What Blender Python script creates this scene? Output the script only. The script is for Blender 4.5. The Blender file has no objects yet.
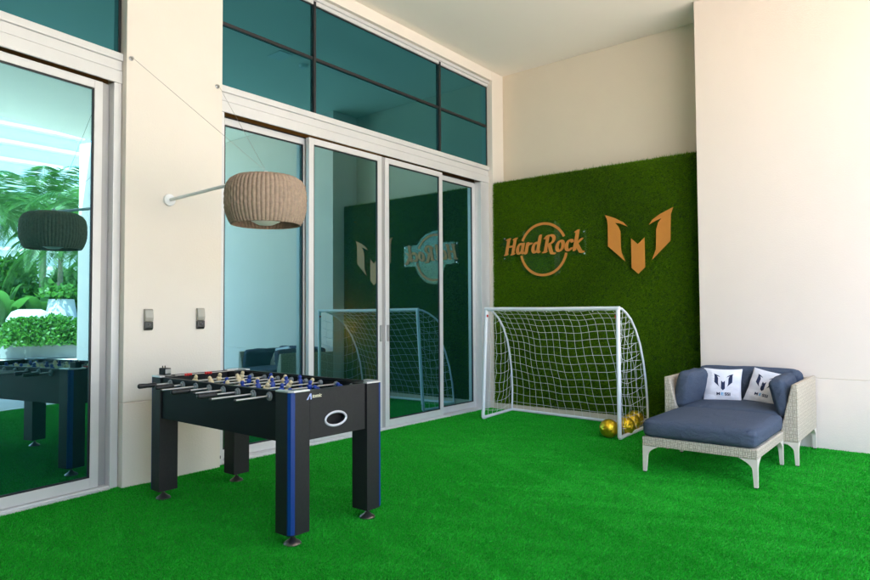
import bpy, bmesh, math, random
import numpy as np
from mathutils import Vector, Matrix, Euler

random.seed(7)
rng = np.random.default_rng(11)
S = bpy.context.scene
COL = S.collection
R = math.radians

# ------------------------------------------------------------------ camera
yaw, pitch, roll = R(39.092), R(1.997), R(-0.3127)
fwd = Vector((-math.sin(yaw) * math.cos(pitch), math.cos(yaw) * math.cos(pitch), math.sin(pitch)))
rgt = Vector((math.cos(yaw), math.sin(yaw), 0))
upv = rgt.cross(fwd)
r2 = rgt * math.cos(roll) + upv * math.sin(roll)
u2 = upv * math.cos(roll) - rgt * math.sin(roll)
cam = bpy.data.cameras.new("camera")
cam.sensor_width = 36
cam.lens = 637.29 / 870 * 36
cam.clip_start = 0.05
cam.clip_end = 1000
cam_o = bpy.data.objects.new("camera", cam)
COL.objects.link(cam_o)
M4 = Matrix((r2, u2, -fwd)).transposed().to_4x4()
M4.translation = Vector((0, 0, 1.3))
cam_o.matrix_world = M4
S.camera = cam_o

# ------------------------------------------------------------------ light
SUN_EL, SUN_AZ = R(62), R(202)          # azimuth clockwise from +Y
W = bpy.data.worlds.new("World")
S.world = W
W.use_nodes = True
nt = W.node_tree
sky = nt.nodes.new("ShaderNodeTexSky")
sky.sky_type = 'NISHITA'
sky.sun_disc = False
sky.sun_elevation = SUN_EL
sky.sun_rotation = SUN_AZ
sky.air_density = 1.0
sky.dust_density = 2.0
sky.ozone_density = 1.0
bg = nt.nodes["Background"]
bg.inputs[1].default_value = 0.15
nt.links.new(sky.outputs[0], bg.inputs[0])
sl = bpy.data.lights.new("sun", 'SUN')
sl.energy = 3.6
sl.angle = R(0.5)
sl.color = (1, 0.95, 0.87)
so = bpy.data.objects.new("sun", sl)
COL.objects.link(so)
sdir = Vector((math.sin(SUN_AZ) * math.cos(SUN_EL), math.cos(SUN_AZ) * math.cos(SUN_EL), math.sin(SUN_EL)))
so.rotation_euler = sdir.to_track_quat('Z', 'Y').to_euler()
so.location = (20, -5, 30)
S.view_settings.view_transform = 'Standard'
S.view_settings.look = 'None'
S.view_settings.exposure = 3.2
S.view_settings.gamma = 1
S.view_settings.use_curve_mapping = False
S.cycles.max_bounces = 12
S.cycles.diffuse_bounces = 7
S.cycles.glossy_bounces = 6
S.cycles.transparent_max_bounces = 16
S.cycles.use_denoising = True

# ------------------------------------------------------------------ materials
MATS = {}


def mat(name, col, rough=0.6, metal=0.0, var=0.0, vscale=8.0, bump=0.0, bscale=200.0, spec=0.5, col2=None, island=0.0, coat=0.0, sheen=0.0):
    """principled material; var = noise colour variation, island = per-island variation"""
    if name in MATS:
        return MATS[name]
    m = bpy.data.materials.new(name)
    m.use_nodes = True
    t = m.node_tree
    b = t.nodes["Principled BSDF"]
    b.inputs["Base Color"].default_value = (*col, 1)
    b.inputs["Roughness"].default_value = rough
    b.inputs["Metallic"].default_value = metal
    b.inputs["Specular IOR Level"].default_value = spec
    if coat:
        b.inputs["Coat Weight"].default_value = coat
    if sheen:
        b.inputs["Sheen Weight"].default_value = sheen
    tc = t.nodes.new("ShaderNodeTexCoord")
    if var or island:
        mix = t.nodes.new("ShaderNodeMix")
        mix.data_type = 'RGBA'
        c2 = col2 or tuple(max(0, c * (1 - max(var, island))) for c in col)
        mix.inputs[6].default_value = (*col, 1)
        mix.inputs[7].default_value = (*c2, 1)
        if island:
            g = t.nodes.new("ShaderNodeNewGeometry")
            t.links.new(g.outputs["Random Per Island"], mix.inputs[0])
        else:
            n = t.nodes.new("ShaderNodeTexNoise")
            n.inputs["Scale"].default_value = vscale
            n.inputs["Detail"].default_value = 6
            n.inputs["Roughness"].default_value = 0.65
            t.links.new(tc.outputs["Object"], n.inputs["Vector"])
            rmp = t.nodes.new("ShaderNodeMapRange")
            rmp.inputs[1].default_value = 0.3
            rmp.inputs[2].default_value = 0.7
            t.links.new(n.outputs[0], rmp.inputs[0])
            t.links.new(rmp.outputs[0], mix.inputs[0])
        t.links.new(mix.outputs[2], b.inputs["Base Color"])
    if bump:
        n2 = t.nodes.new("ShaderNodeTexNoise")
        n2.inputs["Scale"].default_value = bscale
        n2.inputs["Detail"].default_value = 3
        t.links.new(tc.outputs["Object"], n2.inputs["Vector"])
        bp = t.nodes.new("ShaderNodeBump")
        bp.inputs["Strength"].default_value = bump
        bp.inputs["Distance"].default_value = 0.01
        t.links.new(n2.outputs[0], bp.inputs["Height"])
        t.links.new(bp.outputs[0], b.inputs["Normal"])
    MATS[name] = m
    return m


def glass_mat(name, refl, trans, wob=0.15, film=(0.0015, 0.012, 0.012)):
    """solar-control glass: tinted mirror coat over a tinted see-through body"""
    m = bpy.data.materials.new(name)
    m.use_nodes = True
    t = m.node_tree
    t.nodes.remove(t.nodes["Principled BSDF"])
    out = t.nodes["Material Output"]
    g = t.nodes.new("ShaderNodeBsdfGlossy")
    g.inputs["Color"].default_value = (*refl, 1)
    g.inputs["Roughness"].default_value = 0.0
    tr = t.nodes.new("ShaderNodeBsdfTransparent")
    tr.inputs["Color"].default_value = (*trans, 1)
    a = t.nodes.new("ShaderNodeAddShader")
    t.links.new(g.outputs[0], a.inputs[0])
    t.links.new(tr.outputs[0], a.inputs[1])
    # faint teal haze added over the pane as a diffuse layer, in vertical streaks
    tc = t.nodes.new("ShaderNodeTexCoord")
    mp_ = t.nodes.new("ShaderNodeMapping"); mp_.inputs["Scale"].default_value = (9, 9, 0.35)
    t.links.new(tc.outputs["Object"], mp_.inputs[0])
    ns = t.nodes.new("ShaderNodeTexNoise"); ns.inputs["Scale"].default_value = 1.6; ns.inputs["Detail"].default_value = 4
    t.links.new(mp_.outputs[0], ns.inputs["Vector"])
    mf = t.nodes.new("ShaderNodeMix"); mf.data_type = 'RGBA'
    mf.inputs[6].default_value = (*[c * 0.65 for c in film], 1); mf.inputs[7].default_value = (*[c * 1.35 for c in film], 1)
    t.links.new(ns.outputs[0], mf.inputs[0])
    df = t.nodes.new("ShaderNodeBsdfDiffuse")
    t.links.new(mf.outputs[2], df.inputs["Color"])
    a2 = t.nodes.new("ShaderNodeAddShader")
    t.links.new(a.outputs[0], a2.inputs[0]); t.links.new(df.outputs[0], a2.inputs[1])
    t.links.new(a2.outputs[0], out.inputs[0])
    n = t.nodes.new("ShaderNodeTexNoise")
    n.inputs["Scale"].default_value = 1.3
    n.inputs["Detail"].default_value = 1
    t.links.new(tc.outputs["Object"], n.inputs["Vector"])
    bp = t.nodes.new("ShaderNodeBump")
    bp.inputs["Strength"].default_value = wob
    bp.inputs["Distance"].default_value = 0.01
    t.links.new(n.outputs[0], bp.inputs["Height"])
    t.links.new(bp.outputs[0], g.inputs["Normal"])
    MATS[name] = m
    return m


def weave_mat(name, c1, c2, su, sv, bump=0.6, rough=0.6):
    """woven strands: brick pattern laid on the vertical faces (u = x+y, v = z)"""
    m = bpy.data.materials.new(name)
    m.use_nodes = True
    t = m.node_tree
    b = t.nodes["Principled BSDF"]
    b.inputs["Roughness"].default_value = rough
    tc = t.nodes.new("ShaderNodeTexCoord")
    sp = t.nodes.new("ShaderNodeSeparateXYZ")
    t.links.new(tc.outputs["Object"], sp.inputs[0])
    ad = t.nodes.new("ShaderNodeMath")
    t.links.new(sp.outputs[0], ad.inputs[0])
    t.links.new(sp.outputs[1], ad.inputs[1])
    mu = t.nodes.new("ShaderNodeMath"); mu.operation = 'MULTIPLY'; mu.inputs[1].default_value = su
    mv = t.nodes.new("ShaderNodeMath"); mv.operation = 'MULTIPLY'; mv.inputs[1].default_value = sv
    t.links.new(ad.outputs[0], mu.inputs[0])
    t.links.new(sp.outputs[2], mv.inputs[0])
    # basket weave height = sin(u)*sin(v +/- phase)
    cb = t.nodes.new("ShaderNodeCombineXYZ")
    t.links.new(mu.outputs[0], cb.inputs[0])
    t.links.new(mv.outputs[0], cb.inputs[1])
    # basket weave: cells of level strands alternate with cells of upright strands
    def math_(op, a, b_=None, c=None):
        n_ = t.nodes.new("ShaderNodeMath"); n_.operation = op
        for k_, v_ in enumerate((a, b_, c)):
            if v_ is None: continue
            if isinstance(v_, (int, float)): n_.inputs[k_].default_value = v_
            else: t.links.new(v_, n_.inputs[k_])
        return n_.outputs[0]
    U, V_ = mu.outputs[0], mv.outputs[0]
    ck = t.nodes.new("ShaderNodeTexChecker"); ck.inputs["Scale"].default_value = 1.0
    t.links.new(cb.outputs[0], ck.inputs["Vector"])
    su_ = math_('ABSOLUTE', math_('SINE', math_('MULTIPLY', U, math.pi * 2)))
    sv_ = math_('ABSOLUTE', math_('SINE', math_('MULTIPLY', V_, math.pi * 3)))
    eu = math_('ABSOLUTE', math_('SINE', math_('MULTIPLY', U, math.pi)))
    ev = math_('ABSOLUTE', math_('SINE', math_('MULTIPLY', V_, math.pi)))
    ha = math_('MULTIPLY', sv_, math_('POWER', eu, 0.4))
    hb_ = math_('MULTIPLY', su_, math_('POWER', ev, 0.4))
    inv = t.nodes.new("ShaderNodeMix"); inv.data_type = 'FLOAT'
    t.links.new(ck.outputs["Fac"], inv.inputs[0]); t.links.new(ha, inv.inputs[2]); t.links.new(math_('MULTIPLY', hb_, 0.8), inv.inputs[3])
    nz = t.nodes.new("ShaderNodeTexNoise"); nz.inputs["Scale"].default_value = 40
    t.links.new(tc.outputs["Object"], nz.inputs["Vector"])
    cm_ = t.nodes.new("ShaderNodeMix"); cm_.data_type = 'RGBA'
    cm_.inputs[6].default_value = (*c2, 1); cm_.inputs[7].default_value = (*c1, 1)
    t.links.new(math_('MULTIPLY', math_('POWER', inv.outputs[0], 0.55), math_('ADD', nz.outputs[0], 0.5)), cm_.inputs[0])
    t.links.new(cm_.outputs[2], b.inputs["Base Color"])
    bp = t.nodes.new("ShaderNodeBump")
    bp.inputs["Strength"].default_value = bump
    bp.inputs["Distance"].default_value = 0.004
    t.links.new(inv.outputs[0], bp.inputs["Height"])
    t.links.new(bp.outputs[0], b.inputs["Normal"])
    MATS[name] = m
    return m


PLASTER = mat("cream_plaster", (0.76, 0.69, 0.605), 0.85, var=0.05, vscale=0.9, bump=0.14, bscale=70)
PLASTER2 = mat("warm_plaster", (0.74, 0.64, 0.56), 0.85, var=0.05, vscale=0.8, bump=0.14, bscale=70)
PLASTER_SHADED = mat("cream_plaster_shaded", (0.69, 0.60, 0.47), 0.85, var=0.06, vscale=0.7, bump=0.14, bscale=70)  # same cream paint; the back wall's dimmer, warmer light is put into the colour
CEIL = mat("ceiling_paint", (0.90, 0.83, 0.735), 0.9, var=0.03, vscale=0.5)
ALU = mat("silver_aluminium", (0.69, 0.68, 0.675), 0.38, metal=0.25, var=0.08, vscale=3)
ALU_D = mat("grey_aluminium", (0.40, 0.39, 0.385), 0.4, metal=0.35, var=0.08, vscale=3)
GASKET = mat("black_gasket", (0.012, 0.012, 0.014), 0.5)
GLASS = glass_mat("door_glass", (0.215, 0.425, 0.485), (0.10, 0.115, 0.07), 0.012)
GLASS_T = glass_mat("transom_glass", (0.052, 0.20, 0.25), (0.03, 0.06, 0.06), 0.05, (0.004, 0.020, 0.022))
TURF = mat("turf_backing", (0.010, 0.30, 0.016), 0.9, var=0.3, vscale=6)
BLADE = mat("turf_blade", (0.030, 0.60, 0.036), 0.6, island=0.65, col2=(0.008, 0.26, 0.014), spec=0.15)
GWALL = mat("hedge_backing", (0.018, 0.055, 0.002), 0.9, var=0.4, vscale=7)
GBLADE = mat("hedge_blade", (0.115, 0.235, 0.002), 0.6, island=0.6, col2=(0.035, 0.105, 0.001), spec=0.1)
DECK = mat("deck_paving", (0.55, 0.50, 0.43), 0.7, var=0.15, vscale=1.5)
BOARD = mat("cream_board", (0.66, 0.58, 0.44), 0.7, var=0.06, vscale=3)
CARBON = mat("charcoal_laminate", (0.017, 0.017, 0.018), 0.45, var=0.35, vscale=60, bump=0.08, bscale=500, spec=0.3)
BLACK = mat("black_laminate", (0.004, 0.004, 0.0045), 0.5, spec=0.2)
BLUE = mat("blue_strip", (0.001, 0.032, 0.17), 0.4, spec=0.3)
CHROME = mat("chrome", (0.75, 0.74, 0.72), 0.16, metal=1.0)
STEEL = mat("brushed_steel", (0.44, 0.44, 0.44), 0.35, metal=1.0)
RUBBER = mat("black_rubber", (0.012, 0.012, 0.012), 0.55)
BEARING = mat("grey_bearing", (0.16, 0.18, 0.18), 0.4)
CREAMP = mat("cream_plastic", (0.72, 0.58, 0.34), 0.4)
BLUEP = mat("blue_plastic", (0.008, 0.04, 0.26), 0.35)
REDP = mat("red_plastic", (0.55, 0.02, 0.02), 0.4)
WHITE = mat("white_paint", (0.80, 0.80, 0.80), 0.45, var=0.04, vscale=6)
GOALW = mat("white_goal_tube", (0.78, 0.79, 0.83), 0.4)
NETW = mat("net_cord", (0.76, 0.77, 0.74), 0.8)
GOLD = mat("gold_letters", (0.56, 0.21, 0.028), 0.5, metal=0.0, var=0.08, vscale=10)
GOLDB = mat("gold_ball", (0.78, 0.52, 0.03), 0.28, metal=0.85)
GOLDS = mat("gold_ball_seam", (0.25, 0.15, 0.01), 0.5, metal=0.5)
WICKER = weave_mat("beige_wicker", (0.66, 0.58, 0.46), (0.20, 0.16, 0.11), 34, 34, bump=1.0)
WFRAME = mat("beige_metal", (0.66, 0.58, 0.49), 0.45)
LAMPW = mat("lamp_rattan", (0.35, 0.25, 0.172), 0.8, var=0.35, vscale=45)
NAVY = mat("navy_fabric", (0.092, 0.118, 0.170), 0.95, var=0.45, vscale=260, bump=0.5, bscale=900, spec=0.15)
def creases(m, scale, strength, dist):
    t = m.node_tree; b = t.nodes["Principled BSDF"]
    tc = t.nodes.new("ShaderNodeTexCoord"); mp = t.nodes.new("ShaderNodeMapping"); mp.inputs["Scale"].default_value = (1.0, 0.55, 1.6)
    t.links.new(tc.outputs["Object"], mp.inputs[0])
    n = t.nodes.new("ShaderNodeTexNoise"); n.inputs["Scale"].default_value = scale; n.inputs["Detail"].default_value = 2; n.inputs["Distortion"].default_value = 1.2
    t.links.new(mp.outputs[0], n.inputs["Vector"])
    bp = t.nodes.new("ShaderNodeBump"); bp.inputs["Strength"].default_value = strength; bp.inputs["Distance"].default_value = dist
    t.links.new(n.outputs[0], bp.inputs["Height"])
    old = b.inputs["Normal"].links[0].from_node
    t.links.new(bp.outputs[0], old.inputs["Normal"])


creases(NAVY, 9, 0.55, 0.03)
PILLOW = mat("white_fabric", (0.80, 0.79, 0.84), 0.9, var=0.03, vscale=20, bump=0.15, bscale=600)
creases(PILLOW, 8, 0.4, 0.03)
NAVYP = mat("navy_print", (0.012, 0.022, 0.07), 0.8)
CYANP = mat("sky_blue_print", (0.10, 0.42, 0.72), 0.8)
GREYBOX = mat("grey_cover", (0.36, 0.345, 0.30), 0.45, metal=0.3)
DARKBOX = mat("dark_lens", (0.03, 0.03, 0.032), 0.25)
PALM = mat("palm_leaf", (0.075, 0.19, 0.035), 0.45, island=0.6, col2=(0.03, 0.11, 0.018))
SHRUB = mat("shrub_leaf", (0.065, 0.20, 0.02), 0.45, island=0.6, col2=(0.025, 0.10, 0.012))
for LM in (PALM, SHRUB):
    t_ = LM.node_tree; b_ = t_.nodes["Principled BSDF"]
    tl = t_.nodes.new("ShaderNodeBsdfTranslucent"); ms = t_.nodes.new("ShaderNodeMixShader"); ms.inputs[0].default_value = 0.45
    src = b_.inputs["Base Color"].links[0].from_socket
    hs = t_.nodes.new("ShaderNodeHueSaturation"); hs.inputs["Value"].default_value = 1.9
    t_.links.new(src, hs.inputs["Color"]); t_.links.new(hs.outputs[0], tl.inputs["Color"])
    t_.links.new(b_.outputs[0], ms.inputs[1]); t_.links.new(tl.outputs[0], ms.inputs[2])
    t_.links.new(ms.outputs[0], t_.nodes["Material Output"].inputs[0])
BARK = mat("palm_bark", (0.20, 0.16, 0.12), 0.9, var=0.4, vscale=12, bump=0.4, bscale=30)
KERB = mat("shaded_white_kerb", (0.19, 0.19, 0.18), 0.8, var=0.15, vscale=2)  # white kerb; its partial shade is put into the darker colour
POT = mat("white_pot_glaze", (0.42, 0.42, 0.41), 0.6, var=0.06, vscale=3)
STUCCO = mat("white_stucco", (0.72, 0.72, 0.70), 0.8, var=0.05, vscale=0.6)
SOIL = mat("dark_soil", (0.05, 0.035, 0.025), 0.9)
BLUEGLASS = mat("building_glazing", (0.62, 0.68, 0.70), 0.25, spec=0.8)
INTER = mat("room_paint", (0.30, 0.25, 0.16), 0.9, var=0.1, vscale=1)
CURTAIN = mat("green_curtain", (0.02, 0.09, 0.07), 0.9)

# acrylic
mA = bpy.data.materials.new("clear_acrylic"); mA.use_nodes = True
_t = mA.node_tree; _t.nodes.remove(_t.nodes["Principled BSDF"])
_g = _t.nodes.new("ShaderNodeBsdfGlossy"); _g.inputs["Color"].default_value = (0.75, 0.95, 0.80, 1); _g.inputs["Roughness"].default_value = 0.04
_tr = _t.nodes.new("ShaderNodeBsdfTransparent"); _tr.inputs["Color"].default_value = (0.93, 0.99, 0.95, 1)
_mx = _t.nodes.new("ShaderNodeMixShader")
_mx.inputs[0].default_value = 0.026
_t.links.new(_tr.outputs[0], _mx.inputs[1]); _t.links.new(_g.outputs[0], _mx.inputs[2])
_t.links.new(_mx.outputs[0], _t.nodes["Material Output"].inputs[0])
ACRYL = mA

mE = bpy.data.materials.new("warm_lamp_glow"); mE.use_nodes = True
_b = mE.node_tree.nodes["Principled BSDF"]
_b.inputs["Emission Color"].default_value = (1, 0.55, 0.12, 1)
_b.inputs["Emission Strength"].default_value = 70
GLOW = mE
OPAL = mat("opal_diffuser", (0.78, 0.78, 0.72), 0.4)


# ------------------------------------------------------------------ mesh helpers
class MB:
    def __init__(self):
        self.v = []
        self.f = []

    def add(self, vs, fs):
        o = len(self.v)
        self.v += [tuple(p) for p in vs]
        self.f += [tuple(i + o for i in q) for q in fs]
        return self

    def box(self, x0, x1, y0, y1, z0, z1):
        return self.add([(x0, y0, z0), (x1, y0, z0), (x1, y1, z0), (x0, y1, z0), (x0, y0, z1), (x1, y0, z1), (x1, y1, z1), (x0, y1, z1)],
                        [(0, 3, 2, 1), (4, 5, 6, 7), (0, 1, 5, 4), (1, 2, 6, 5), (2, 3, 7, 6), (3, 0, 4, 7)])

    def tube(self, pts, r, n=10, cap=True, closed=False):
        pts = [Vector(p) for p in pts]
        m = len(pts)
        rs = r if isinstance(r, (list, tuple)) else [r] * m
        vs = []
        prev = None
        for i, p in enumerate(pts):
            if closed:
                d = pts[(i + 1) % m] - pts[i - 1]
            else:
                d = pts[min(i + 1, m - 1)] - pts[max(i - 1, 0)]
            d = d.normalized() if d.length > 1e-9 else Vector((0, 0, 1))
            if prev is None:
                a = Vector((0, 0, 1)) if abs(d.z) < 0.9 else Vector((1, 0, 0))
                u = d.cross(a).normalized()
            else:
                u = (prev - d * prev.dot(d)).normalized()
            prev = u
            w = d.cross(u)
            for k in range(n):
                t = 2 * math.pi * k / n
                vs.append(p + (u * math.cos(t) + w * math.sin(t)) * rs[i])
        fs = []
        for i in range(m if closed else m - 1):
            j = (i + 1) % m
            for k in range(n):
                fs.append((i * n + k, i * n + (k + 1) % n, j * n + (k + 1) % n, j * n + k))
        if cap and not closed:
            fs.append(tuple(range(n - 1, -1, -1)))
            fs.append(tuple((m - 1) * n + k for k in range(n)))
        return self.add(vs, fs)

    def lathe(self, prof, c=(0, 0, 0), n=24, axis='z', rfun=None):
        vs = []
        for r, h in prof:
            for k in range(n):
                t = 2 * math.pi * k / n
                rr = r * (rfun(t, h) if rfun else 1)
                a, b = rr * math.cos(t), rr * math.sin(t)
                p = {'z': (a, b, h), 'x': (h, a, b), 'y': (b, h, a)}[axis]
                vs.append((p[0] + c[0], p[1] + c[1], p[2] + c[2]))
        fs = []
        for i in range(len(prof) - 1):
            for k in range(n):
                fs.append((i * n + k, i * n + (k + 1) % n, (i + 1) * n + (k + 1) % n, (i + 1) * n + k))
        if prof[0][0] > 1e-4:
            fs.append(tuple(range(n - 1, -1, -1)))
        if prof[-1][0] > 1e-4:
            fs.append(tuple((len(prof) - 1) * n + k for k in range(n)))
        return self.add(vs, fs)

    def prism(self, poly, a, b, plane='xz'):
        """polygon in a plane, extruded from a to b along the remaining axis"""
        def P(q, h):
            return {'xz': (q[0], h, q[1]), 'xy': (q[0], q[1], h), 'yz': (h, q[0], q[1])}[plane]
        n = len(poly)
        vs = [P(q, a) for q in poly] + [P(q, b) for q in poly]
        fs = [tuple(range(n)), tuple(range(2 * n - 1, n - 1, -1))]
        fs += [(i, i + n, (i + 1) % n + n, (i + 1) % n) for i in range(n)]
        return self.add(vs, fs)

    def build(self, name, m, parent=None, bevel=0, smooth=False, loc=None, seg=2, auto=None):
        me = bpy.data.meshes.new(name)
        vs = self.v
        if parent is not None and loc is None:      # vertices are given in world space -> local to the parent
            pl = parent.location
            off = Vector(pl)
            pp = parent.parent
            while pp is not None:
                off += Vector(pp.location); pp = pp.parent
            vs = [(v[0] - off.x, v[1] - off.y, v[2] - off.z) for v in vs]
        me.from_pydata(vs, [], self.f)
        bm = bmesh.new(); bm.from_mesh(me)
        bmesh.ops.recalc_face_normals(bm, faces=bm.faces)
        bm.to_mesh(me); bm.free()
        me.materials.append(m)
        o = bpy.data.objects.new(name, me)
        COL.objects.link(o)
        if parent is not None:
            o.parent = parent
        if loc is not None:
            o.location = loc
        if smooth:
            me.shade_smooth()
            if auto:
                me.set_sharp_from_angle(angle=R(auto))
        if bevel:
            md = o.modifiers.new("bevel", 'BEVEL')
            md.width = bevel
            md.segments = seg
            md.limit_method = 'ANGLE'
            md.angle_limit = R(35)
        return o


def tag(o, label=None, cat=None, group=None, kind=None):
    if label: o["label"] = label
    if cat: o["category"] = cat
    if group: o["group"] = group
    if kind: o["kind"] = kind
    return o


def empty(name, loc, label, cat, group=None, rz=0.0):
    o = bpy.data.objects.new(name, None)
    o.empty_display_size = 0.1
    COL.objects.link(o)
    o.location = loc
    o.rotation_euler = (0, 0, rz)
    return tag(o, label, cat, group)


def box(x0, x1, y0, y1, z0, z1):
    return MB().box(x0, x1, y0, y1, z0, z1)


def copy_tree(o, parent=None):
    c = o.copy()
    COL.objects.link(c)
    if parent is not None:
        c.parent = parent
    for ch in list(o.children):
        copy_tree(ch, c)
    return c


def text_mesh(name, s, size, m, parent, loc, rot, extrude=0.001, offset=0.0, shear=0.0, align='CENTER', sx=1.0):
    cu = bpy.data.curves.new(name, 'FONT')
    cu.body = s; cu.size = size; cu.extrude = extrude; cu.offset = offset; cu.shear = shear
    cu.align_x = align; cu.align_y = 'CENTER'
    t = bpy.data.objects.new(name, cu)
    COL.objects.link(t)
    dg = bpy.context.evaluated_depsgraph_get()
    me = bpy.data.meshes.new_from_object(t.evaluated_get(dg))
    bpy.data.objects.remove(t)
    me.name = name
    me.materials.clear(); me.materials.append(m)
    o = bpy.data.objects.new(name, me)
    COL.objects.link(o)
    o.parent = parent
    o.location = loc; o.rotation_euler = rot; o.scale = (sx, 1, 1)
    return o


# ================================================================== SETTING
H = 4.61          # ceiling height
XF = -4.90        # face of the door frames
XC = -4.835       # face of the plaster column
ROOF_X = 1.9
TX1 = -0.28       # turf edge

# ground sheets
tag(MB().add([(-60, -80, -0.03), (220, -80, -0.03), (220, 120, -0.03), (-60, 120, -0.03)], [(0, 1, 2, 3)]).build("pool_deck", DECK), kind="structure")
tag(box(XF - 0.02, TX1, -3.0, 7.6, -0.026, 0.0).build("turf_floor", TURF), kind="structure")
tag(box(TX1 + 0.001, TX1 + 0.06, -3.0, 6.95, -0.028, 0.012).build("turf_edging", mat("pale_edging", (0.7, 0.68, 0.62), 0.6)), kind="structure")


def blades(n, x0, x1, y0, y1, dens, L, wid, up, mk):
    pass


def turf_mesh():
    V = []
    # density falls with distance from the viewer so nothing is wasted far away
    N = 3600000
    x = rng.uniform(XF, TX1, N); y = rng.uniform(0.6, 7.3, N)
    d = np.sqrt(x ** 2 + y ** 2)
    keep = rng.uniform(0, 1, N) < np.clip((2.6 / d) ** 1.6, 0.12, 1) * 0.85
    # only what the view can take in, with a margin
    ang = np.degrees(np.arctan2(-x, y))
    keep &= (ang < 39 + 39) & (ang > 39 - 41)
    x, y, d = x[keep], y[keep], d[keep]
    n = len(x)
    ww = np.clip(0.0014 * (d / 2.4) ** 0.8, 0.0013, 0.005)
    hh = rng.uniform(0.005, 0.0125, n)
    a = rng.uniform(0, 2 * np.pi, n)
    lean = rng.uniform(0.2, 1.1, n) * hh
    la = rng.uniform(0, 2 * np.pi, n)
    # slow swirls in the nap
    la = (la - np.pi) * 0.45 + 0.25 * np.sin(x * 2.7 + 1.6 * np.sin(y * 2.1)) + 0.3 * np.cos(y * 3.3 + x) + 0.5 * np.sin(9 * x + 4 * np.sin(7 * y))
    P0 = np.stack([x - ww * np.cos(a), y - ww * np.sin(a), np.zeros(n)], 1)
    P1 = np.stack([x + ww * np.cos(a), y + ww * np.sin(a), np.zeros(n)], 1)
    P2 = np.stack([x + lean * np.cos(la), y + lean * np.sin(la), hh], 1)
    return np.stack([P0, P1, P2], 1).reshape(-1, 3)


def tri_object(name, V, m, parent=None):
    n = len(V)
    me = bpy.data.meshes.new(name)
    me.vertices.add(n); me.loops.add(n); me.polygons.add(n // 3)
    me.vertices.foreach_set("co", V.astype(np.float32).ravel())
    me.loops.foreach_set("vertex_index", np.arange(n, dtype=np.int32))
    me.polygons.foreach_set("loop_start", np.arange(0, n, 3, dtype=np.int32))
    me.update(calc_edges=True)
    me.materials.append(m)
    o = bpy.data.objects.new(name, me)
    COL.objects.link(o)
    o.parent = parent
    return o


tag(tri_object("turf_grass", turf_mesh(), BLADE), kind="stuff")

# ceiling slab (structure) and the walls (things)
tag(box(XF - 0.3, ROOF_X, -3.0, 8.2, H, H + 0.5).build("ceiling", CEIL), kind="structure")

wc = empty("wall", (XC, 2.65, 0), "cream plaster wall strip between the two glass doors, holding the woven lamp", "wall")
box(XF - 0.25, XC, 2.243, 3.062, 0.636, H - 0.002).build("wall_panel", PLASTER, wc, bevel=0.004)
box(XF - 0.25, XC, 2.243, 3.062, 0.0, 0.628).build("plinth_panel", PLASTER, wc, bevel=0.004)
box(XF - 0.25, XC - 0.008, 2.246, 3.059, 0.628, 0.636).build("groove", PLASTER2, wc)

wb = empty("wall", (-3.4, 7.49, 0), "cream back wall rising above the grass panel to the ceiling", "wall")
box(XF - 0.25, -1.9, 7.49, 7.9, 0, H - 0.002).build("wall_panel", PLASTER_SHADED, wb)
# jamb strip between the glass front and the back wall, and the soffit strip over the glass
box(XF - 0.25, XC, 7.215, 7.488, 0, H - 0.003).build("corner_strip", PLASTER, wb, bevel=0.004)

wp = empty("wall", (0.2, 6.96, 0), "broad warm white wall right of the grass panel, behind the lounge chair", "wall")
box(-2.07, 2.35, 6.96, 7.88, 0.659, H - 0.004).build("wall_panel", PLASTER2, wp, bevel=0.004)
box(-2.07, 2.35, 6.96, 7.88, 0.0, 0.651).build("plinth_panel", PLASTER2, wp, bevel=0.004)
box(-2.062, 2.34, 6.968, 7.87, 0.651, 0.659).build("groove", PLASTER, wp)

ws = empty("wall", (XF, -1.0, 0), "cream plaster wall at the near end of the glass front", "wall")
box(XF - 0.25, XC, -1.25, -0.82, 0, H - 0.002).build("wall_panel", PLASTER, ws)
we = empty("wall", (-1.2, -1.3, 0), "added dark wall behind the viewer, unseen, cutting the fill light", "wall")
box(XF - 0.25, ROOF_X - 0.003, -1.6, -1.302, 0, H + 0.3).build("wall_panel", mat("added_dark_wall", (0.20, 0.185, 0.165), 0.7, var=0.2, vscale=3), we)  # added out of view; blocks light and, being dark, bounces little back

sf = box(XF - 0.2, XC, 3.064, 7.213, 4.475, H - 0.003).build("soffit_strip", PLASTER, None, bevel=0.004)
tag(sf, "narrow cream strip between the upper teal windows and the ceiling", "soffit")
sf2 = box(XF - 0.2, XC, -0.818, 2.241, 4.475, H - 0.003).build("soffit_strip", PLASTER, None, bevel=0.004)
tag(sf2, "narrow cream strip over the window above the near glass door", "soffit")

# room behind the glass
tag(box(-8.5, XF - 0.26, -1.0, 7.8, -0.05, -0.01).build("room_floor", mat("dark_carpet", (0.05, 0.05, 0.045), 0.9)), kind="structure")
wi = empty("wall", (-8.6, 3.3, 0), "dark inner wall of the room behind the glass doors", "wall")
box(-8.8, -8.5, -1.2, 7.9, -0.05, H).build("wall_panel", INTER, wi)
box(-8.5, XF - 0.26, 7.6, 7.89, -0.05, H).build("wall_panel", INTER, wi)
box(-8.5, XF - 0.26, -1.3, -1.0, -0.05, H).build("wall_panel", INTER, wi)
tag(box(-8.8, XF - 0.302, -1.3, 7.9, H, H + 0.2).build("room_ceiling", INTER), kind="structure")


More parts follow.
